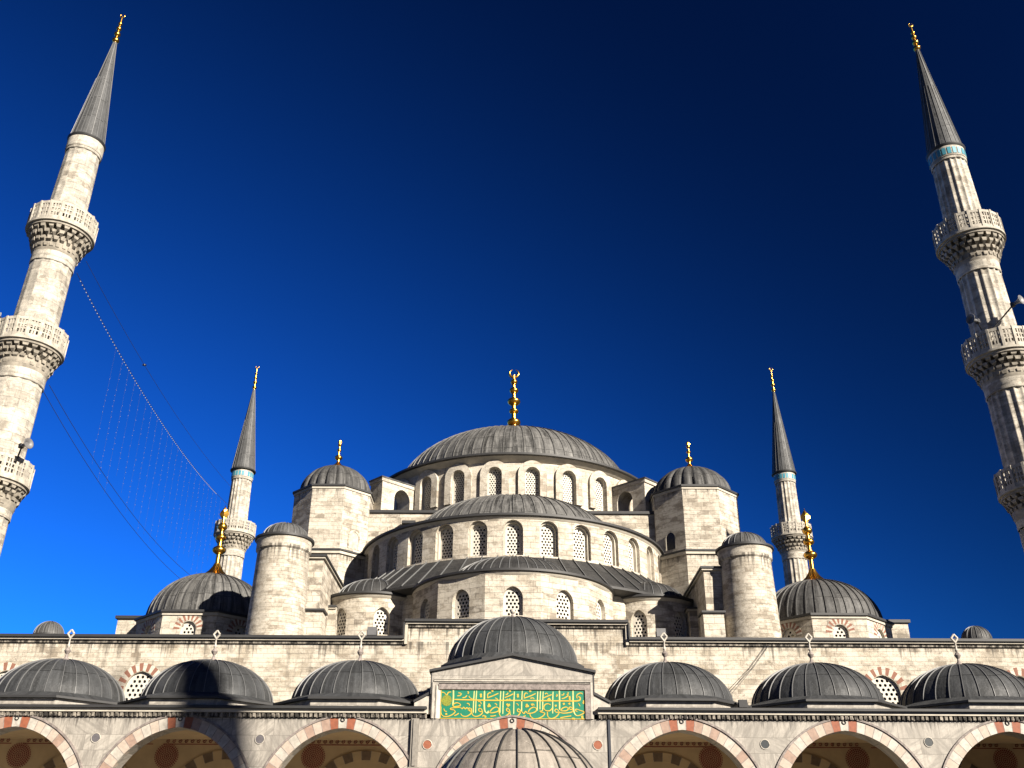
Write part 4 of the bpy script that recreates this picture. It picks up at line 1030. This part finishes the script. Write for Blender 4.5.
T = [
 [(60, 320), (62, 400), (92, 442), (150, 446), (210, 420), (242, 385), (222, 362), (184, 356), (196, 338), (310, 326)],
 [(212, 318), (222, 285), (262, 270), (300, 284), (302, 306), (250, 318), (215, 320)],
 [(310, 330), (330, 346), (352, 326), (368, 348), (392, 330), (408, 350)],
 [(408, 352), (425, 335), (448, 352), (436, 376), (408, 360), (448, 372), (440, 410), (392, 442), (340, 438), (312, 408)],
 [(450, 340), (456, 405), (486, 440), (540, 438), (588, 400), (578, 352), (552, 340), (540, 362), (560, 382), (586, 376)],
 [(672, 372), (690, 396), (740, 392), (792, 372), (796, 340), (764, 322), (716, 344), (688, 380)],
 [(800, 330), (806, 410), (836, 448), (886, 436), (928, 402), (934, 360), (908, 336), (896, 364), (918, 380), (936, 374)],
 [(938, 372), (948, 425), (988, 452), (1036, 436), (1068, 400), (1072, 362), (1048, 344), (1034, 366), (1052, 384), (1072, 378)],
 [(1092, 378), (1116, 404), (1142, 376), (1164, 400), (1226, 396), (1272, 372), (1276, 338), (1240, 322), (1196, 346), (1172, 384)],
 [(1192, 392), (1204, 440), (1250, 470), (1312, 462), (1366, 430), (1382, 398), (1352, 388), (1322, 376), (1362, 366)],
 [(1462, 292), (1424, 276), (1386, 290), (1372, 330), (1394, 362), (1446, 366), (1484, 330)],
 [(1418, 380), (1424, 440), (1470, 466), (1528, 442), (1562, 400), (1558, 362), (1530, 344), (1512, 366), (1532, 386), (1570, 380)],
 [(1560, 382), (1620, 396), (1700, 388), (1742, 374)],
 [(1584, 362), (1618, 328), (1664, 318), (1684, 344), (1650, 366), (1592, 366)],
 [(1742, 374), (1740, 338), (1716, 316), (1694, 330), (1706, 348), (1738, 346)],
 [(1790, 428), (1836, 420), (1890, 382), (1836, 360), (1790, 344), (1772, 362), (1800, 374)],
 [(1800, 205), (1796, 168), (1822, 140), (1858, 134), (1868, 150)],
 [(646, 204), (720, 176), (792, 142)], [(652, 196), (654, 156), (684, 134), (694, 146)],
 [(872, 200), (930, 176), (984, 148)], [(884, 160), (906, 152), (914, 134)],
 [(1116, 206), (1200, 176), (1270, 142)], [(1120, 196), (1126, 156), (1146, 136), (1168, 148)],
 [(1366, 202), (1420, 178), (1478, 156)], [(1388, 150), (1410, 138), (1428, 154)],
 [(1602, 210), (1646, 196), (1690, 164)], [(1598, 160), (1622, 160), (1634, 136)], [(1666, 150), (1680, 156), (1688, 124)], [(1528, 180), (1546, 168), (1538, 148)],
 [(262, 180), (300, 172), (314, 152), (300, 142), (276, 140)], [(330, 204), (366, 196), (388, 172)], [(392, 124), (408, 128), (400, 152)],
 [(412, 180), (430, 206), (462, 218)], [(530, 248), (560, 256), (574, 284)], [(388, 276), (412, 280), (424, 304)],
 [(96, 346), (110, 376), (136, 382)], [(232, 436), (262, 424), (290, 404)], [(690, 440), (730, 438), (764, 430)],
 [(748, 204), (772, 212), (776, 228)], [(1200, 206), (1236, 200), (1250, 216)], [(1206, 286), (1238, 280), (1250, 298)], [(744, 276), (768, 284), (766, 300)],
 [(1086, 456), (1110, 444), (1142, 432)], [(1580, 456), (1640, 444), (1722, 430)], [(1022, 274), (1040, 284), (1046, 302)], [(1816, 270), (1828, 290), (1834, 306)],
 [(590, 444), (612, 432), (640, 452)], [(1104, 452), (1130, 440)],
 [(64, 132), (96, 138), (126, 168), (150, 134), (182, 128)],
]
for P in T: stroke(lt, P, 11)
for (x, y) in ((552, 304), (672, 290), (684, 308), (664, 312), (905, 288), (930, 292), (918, 304), (905, 228), (935, 224), (1040, 160), (1042, 184), (1155, 290), (1150, 312), (1170, 308), (1225, 290), (1430, 226), (1450, 222), (1440, 212), (1525, 300), (1628, 276), (1700, 274), (1704, 188), (1706, 214), (1860, 440), (1862, 458), (566, 160), (568, 184), (130, 416), (714, 112), (940, 112), (1200, 112), (628, 448), (1740, 466), (1758, 470), (1886, 240), (1882, 262)): dot(lt, x, y)
for seg in ([(52, 98), (1900, 98)], [(52, 471), (1900, 471)], [(56, 98), (56, 471)], [(1896, 98), (1896, 471)]): stroke(lt, seg, 9, 0, False)
lt.build('lettering', [M['gilt'], M['gilt_pale']], panel)
md_ = MB(); P = [pt(130+66*cos(2*pi*k/20)*(1+0.05*cos(4*pi*k/5)), 240+72*sin(2*pi*k/20)) for k in range(20)]; md_.poly([(x, yf+0.02, z) for x, z in P])
for k in range(20): a, b = P[k], P[(k+1) % 20]; md_.poly([(a[0], yf+0.02, a[1]), (b[0], yf+0.02, b[1]), (b[0], yf+0.031, b[1]), (a[0], yf+0.031, a[1])])
md_.build('medallion', M['olive'], panel)
M['pale_floor'] = mat_plain('white marble floor', (0.72, 0.68, 0.60), 0.5, 0.2, 2)
# --- painted interior seen through the arches
mb = MB(); yi = 51.93
mb.poly([(-31.6, yi, 0), (31.6, yi, 0), (31.6, yi, 8.0), (-31.6, yi, 8.0)])
iw = mb.build('inner_wall', M['ochre'], port)
NI = 19
for x in BAYS:
    q = dict(s=x, w=5.0, sill=4.6, spring=4.6, rise=2.35)
    FI = planeF((0, yi-0.05, 0), (1, 0, 0), (0, -1, 0))
    banded_arch(iw, FI, q, 0.42, NI, 0.02, [M['ochre'], M['umber'], M['frame_stone']], lambda k, n: k % 2, 'painted_arch', False)
    mb = MB(); mb.box(x-3.2, x+3.2, yi-0.012, yi-0.002, 7.62, 7.66); mb.box(x-3.2, x+3.2, yi-0.012, yi-0.002, 7.92, 7.96)
    for k in range(21):
        cx = x-3.0+k*0.3; mb.tube([(cx+0.11*sin(t*0.7)*(1-t/14), yi-0.008, 7.79+0.10*cos(t*0.7)*(1-t/14)) for t in range(12)], 0.022, 4)
    mb.build('painted_band', M['maroon'], iw)
for x in (-24.2, -16.95, -9.75, 9.75, 16.95, 24.2):
    mb = MB(); z = 7.08
    for ring, n, ro in ((0.03, 3, 0.03), (0.11, 9, 0.034), (0.20, 15, 0.036), (0.29, 20, 0.038), (0.38, 26, 0.039), (0.47, 30, 0.044), (0.56, 34, 0.034)):
        for k in range(n):
            a = 2*pi*(k+0.5*(int(ring*100) % 2))/n; c = Vector((x+ring*sin(a), yi-0.035, z+ring*cos(a)))
            mb.poly([c+Vector((ro*sin(b), 0, 1.15*ro*cos(b))) for b in (0, pi/3, 2*pi/3, pi, 4*pi/3, 5*pi/3)])
    mb.build('painted_medallion', M['maroon'], iw)
mb = MB(); mb.box(-31.6, 31.6, YF-0.6, yi-0.004, 0.01, 0.35, skip='d'); mb.build('floor', M['pale_floor'], port)
# ceiling and its transverse beams
mb = MB(); mb.box(-31.6, 31.6, YF+0.903, yi-0.003, 7.865, 7.99)
for a, b in ((-FX, FX),): pass
mb.build('ceiling', M['ochre'], port)
# rain pipes either side of the portal
for sg, wd, m_ in ((-1, 0.16, M['pipe']), (1, 0.05, M['cable'])):
    x = -4.08 if sg < 0 else 4.08
    mb = MB(); mb.box(x-wd, x+wd, YF-0.14 if sg < 0 else YF-0.06, YF, 5.85 if sg < 0 else 4.6, 7.78)
    if sg < 0:
        mb.box(x-wd+0.09, x+wd-0.09, YF-0.19, YF-0.14, 5.9, 7.75); mb.box(x-0.23, x+0.23, YF-0.2, YF, 5.78, 5.85)
    p_ = mb.build('rain_pipe', m_, port)
# the courtyard's right-hand wing, out of the picture, whose shadow keeps the far right arches dark
wing = thing('courtyard_wing', 'plain wing of the courtyard running forward from the right end of the arcade', 'building', (29.5, 15, 0))
mb = MB(); mb.box(28.6, 33.5, -14, 43.3, 0, 8.0, skip='d'); mb.build('wall', M['marble'], wing)
mb = MB(); mb.box(28.4, 33.7, -14.1, 43.35, 8.003, 8.25); mb.build('roof', M['lead_mid'], wing)
# ================================================================== FOUNTAIN
fo = thing('ablution_fountain', 'domed courtyard fountain whose pale ribbed lead roof rises in front of the portal', 'fountain', (0.12, 25, 0))
fx, fy = 0.12, 25.0
mb = MB(); dome(mb, fx, fy, 2.97, 2.1, 1.9, 24, 1.45, ribw=0.035, ribh=0.035, n=72); mb.build('dome', [M['lead_fountain'], M['seam_dark']], fo)
mb = MB(); ngon_ring(mb, fx, fy, 2.3, 8, 2.78, 2.97); mb.build('eave', M['lead_edge'], fo)
mb = MB(); ngon_ring(mb, fx, fy, 2.15, 8, 2.35, 2.777); mb.build('entablature', M['marble'], fo)
for k in range(8):
    a = 2*pi*(k+0.5)/8; mb = MB(); mb.lathe([(0.2, 0), (0.16, 0.2), (0.14, 2.1), (0.22, 2.348)], fx+2.05*sin(a), fy-2.05*cos(a), 16); mb.build('column', M['marble'], fo)
mb = MB(); ngon_ring(mb, fx, fy, 1.5, 8, 0, 1.6); mb.build('basin', M['white'], fo)
# ================================================================== CABLES, LIGHTS, SMALL THINGS
def sag(p, q, s, n=24):
    p, q = Vector(p), Vector(q)
    return [p+(q-p)*t/n - Vector((0, 0, s*4*(t/n)*(1-t/n))) for t in range(n+1)]
# festive light string between the two left minarets, with hanging strands
A, B = (-29.9, 57.5, 38.7), (-31.0, 105.0, 38.4)
ls = thing('light_string', 'drooping festive string of small bulbs with hanging strands between the left minarets', 'light string', A)
pts = sag(A, B, 1.6, 60)
mb = MB(); mb.tube(pts, 0.022, 4); mb.build('cable', M['cable'], ls)
bulb = None
for k in range(1, 53):
    for h in (0, 0.5):
        p = pts[k]+(pts[k+1]-pts[k])*h; p = p-Vector((0, 0, 0.07))
        if bulb is None:
            mb = MB(); mb.ball(tuple(p), 0.042, 4); bulb = mb.build('bulb', M['bulb'], ls)
        elif k*2+int(h*2) < 102:
            c = bulb.copy(); COL.objects.link(c); c.location = p-Vector((0, 0, 0.055))-WORLD[ls]
rs = random.Random(5)
for k in range(11, 56, 2):
    p = pts[k]; L = 9.5*rs.uniform(0.85, 1.1)*min(1.0, (66-k)/30+0.35); mb = MB(); n = int(L/0.45)
    mb.tube([p, p-Vector((0, 0, L))], 0.005, 3)
    for j in range(1, n):
        if rs.random() < 0.7: mb.ball((p.x+rs.uniform(-.05, .05), p.y, p.z-j*0.45), 0.030, 3, mi=1)
    mb.build('hanging_strand', [M['cable'], M['bulb_pink']], ls)
c1 = sag((-29.4, 57.4, 39.6), (-31.0, 105.2, 40.5), 1.2)
mb = MB(); mb.tube(c1, 0.018, 4); c_ = mb.build('overhead_cable', M['cable'])
tag(c_, 'faint thin cable above the light string, carrying one small dark fitting', 'cable')
p = c1[7]; mb = MB(); mb.lathe([(0.02, p.z-0.10), (0.10, p.z-0.06), (0.10, p.z+0.05), (0.02, p.z+0.12)], p.x, p.y, 10); mb.box(p.x-0.17, p.x+0.17, p.y-0.04, p.y+0.04, p.z-0.03, p.z+0.03); mb.build('fitting', M['black'], c_)
for i, (dz, dx) in enumerate(((0, 0), (-0.9, -0.35))):
    mb = MB(); mb.tube(sag((-29.9+dx, 57.4, 30.1+dz*0.4), (-30.4+dx, 105.2, 28.6+dz), 2.2), 0.022, 4)
    c_ = mb.build('overhead_cable', M['cable']); tag(c_, ('upper' if i == 0 else 'lower') + ' of two thin cables running low from the left minaret down behind the corner dome', 'cable')
# loudspeakers on the minarets
def horn(loc, d, label, arm):
    mb = MB(); d = Vector(d).normalized(); side = d.cross(Vector((0, 0, 1))).normalized(); up = side.cross(d)
    P = []
    for t, r in ((-0.35, 0.10), (-0.10, 0.11), (0.0, 0.10), (0.15, 0.15), (0.28, 0.24), (0.36, 0.34), (0.37, 0.31), (0.2, 0.13)):
        c = Vector(loc)+d*t; P.append([c+(side*cos(2*pi*j/16)+up*sin(2*pi*j/16))*r for j in range(16)])
    t_ = thing('loudspeaker', label, 'loudspeaker', loc, 'loudspeakers on the minarets')
    mb.grid(P, [[(j, i) for j in range(17)] for i in range(len(P))], 0, True, True); mb.poly(P[0], [(0, 0)]*16); mb.poly(P[-1], [(0, 0)]*16)
    mb.build('horn', M['grey_metal'], t_)
    mb = MB(); mb.tube([Vector(arm), Vector(loc)-d*0.2], 0.05, 6); mb.obox(Vector(loc)-d*0.28, side*0.12, d*0.1, up*0.13); mb.build('bracket', M['black'], t_)
horn((-32.75, 54.20, 33.50), (-1, -0.6, 0.0), 'horn loudspeaker above the middle balcony of the left minaret', (-32.00, 55.00, 32.91))
horn((-28.90, 54.30, 24.60), (1, -0.5, 0.1), 'horn loudspeaker above the lowest balcony of the left minaret', (-29.50, 54.90, 23.60))
horn((28.96, 54.20, 33.40), (-1, -0.5, 0.0), 'horn loudspeaker on the left side of the right minaret', (29.70, 55.00, 33.20))
horn((31.55, 53.60, 34.35), (0.6, -1, 0.1), 'horn loudspeaker on a long arm at the right side of the right minaret', (30.20, 54.40, 33.00))
# floodlights
def flood(loc, label, s=1.0, mat='grey_metal'):
    t_ = thing('floodlight', label, 'floodlight', loc, 'floodlights on the roofs'); x, y, z = loc
    mb = MB(); mb.box(x-0.24*s, x+0.24*s, y-0.13*s, y+0.13*s, z+0.16*s, z+0.58*s); h_ = mb.build('housing', M[mat], t_)
    mb = MB(); mb.box(x-0.20*s, x+0.20*s, y+0.133*s, y+0.15*s, z+0.20*s, z+0.54*s); mb.build('lens', M['glass'], h_)
    mb = MB(); mb.box(x-0.28*s, x-0.245*s, y-0.04*s, y+0.04*s, z, z+0.42*s); mb.box(x+0.245*s, x+0.28*s, y-0.04*s, y+0.04*s, z, z+0.42*s); mb.box(x-0.243*s, x+0.243*s, y-0.04*s, y+0.04*s, z, z+0.03); mb.build('bracket', M['black'], t_)
flood((-7.35, 52.4, WH+0.237), 'square grey floodlight on the parapet left of the portal')
flood((7.75, 52.4, WH+0.237), 'square grey floodlight on the parapet right of the portal')
flood((9.95, 44.6, 8.28), 'small black floodlight between two domes right of the portal', 0.75, 'black')
# loose wires down the hall wall
for i, (xa, xb) in enumerate(((13.05, 10.2), (13.2, 10.35))):
    mb = MB(); mb.tube([(xa, 51.9, 12.6), (xa-0.9, 51.88, 11.5), (xb+0.6, 51.3, 10.1), (xb, 48.6, 8.75)], 0.013, 4); c_ = mb.build('wall_wire', M['cable'])
    tag(c_, ('left' if i == 0 else 'right') + ' of two loose wires slanting down the hall wall to the portico roof', 'wire')
# dry weed growing beside the right corner dome
mb = MB(); r_ = random.Random(11)
for k in range(60):
    a, L = r_.uniform(0, 2*pi), r_.uniform(0.5, 1.7); o = Vector((16.0, 60.5, 12.7)); up = Vector((cos(a)*0.35, sin(a)*0.25, 1)).normalized()
    pts_ = [o+Vector((r_.uniform(-.2, .2), r_.uniform(-.2, .2), 0)), o+up*L*0.6, o+up*L*1.5+Vector((cos(a)*0.2, 0, 0))]; mb.tube(pts_, [0.02, 0.014, 0.006], 3)
    for j in range(5):
        c = pts_[1]+(pts_[2]-pts_[1])*j/4; d = Vector((r_.uniform(-1, 1), r_.uniform(-1, 1), r_.uniform(-.3, .6)))*0.12; e = Vector((r_.uniform(-1, 1), r_.uniform(-1, 1), r_.uniform(-1, 1)))*0.05
        mb.poly([c, c+d*0.5+e, c+d, c+d*0.5-e])
wd_ = mb.build('weed', M['dry_stem']); tag(wd_, 'tuft of dry weeds beside the right round turret', 'plant')
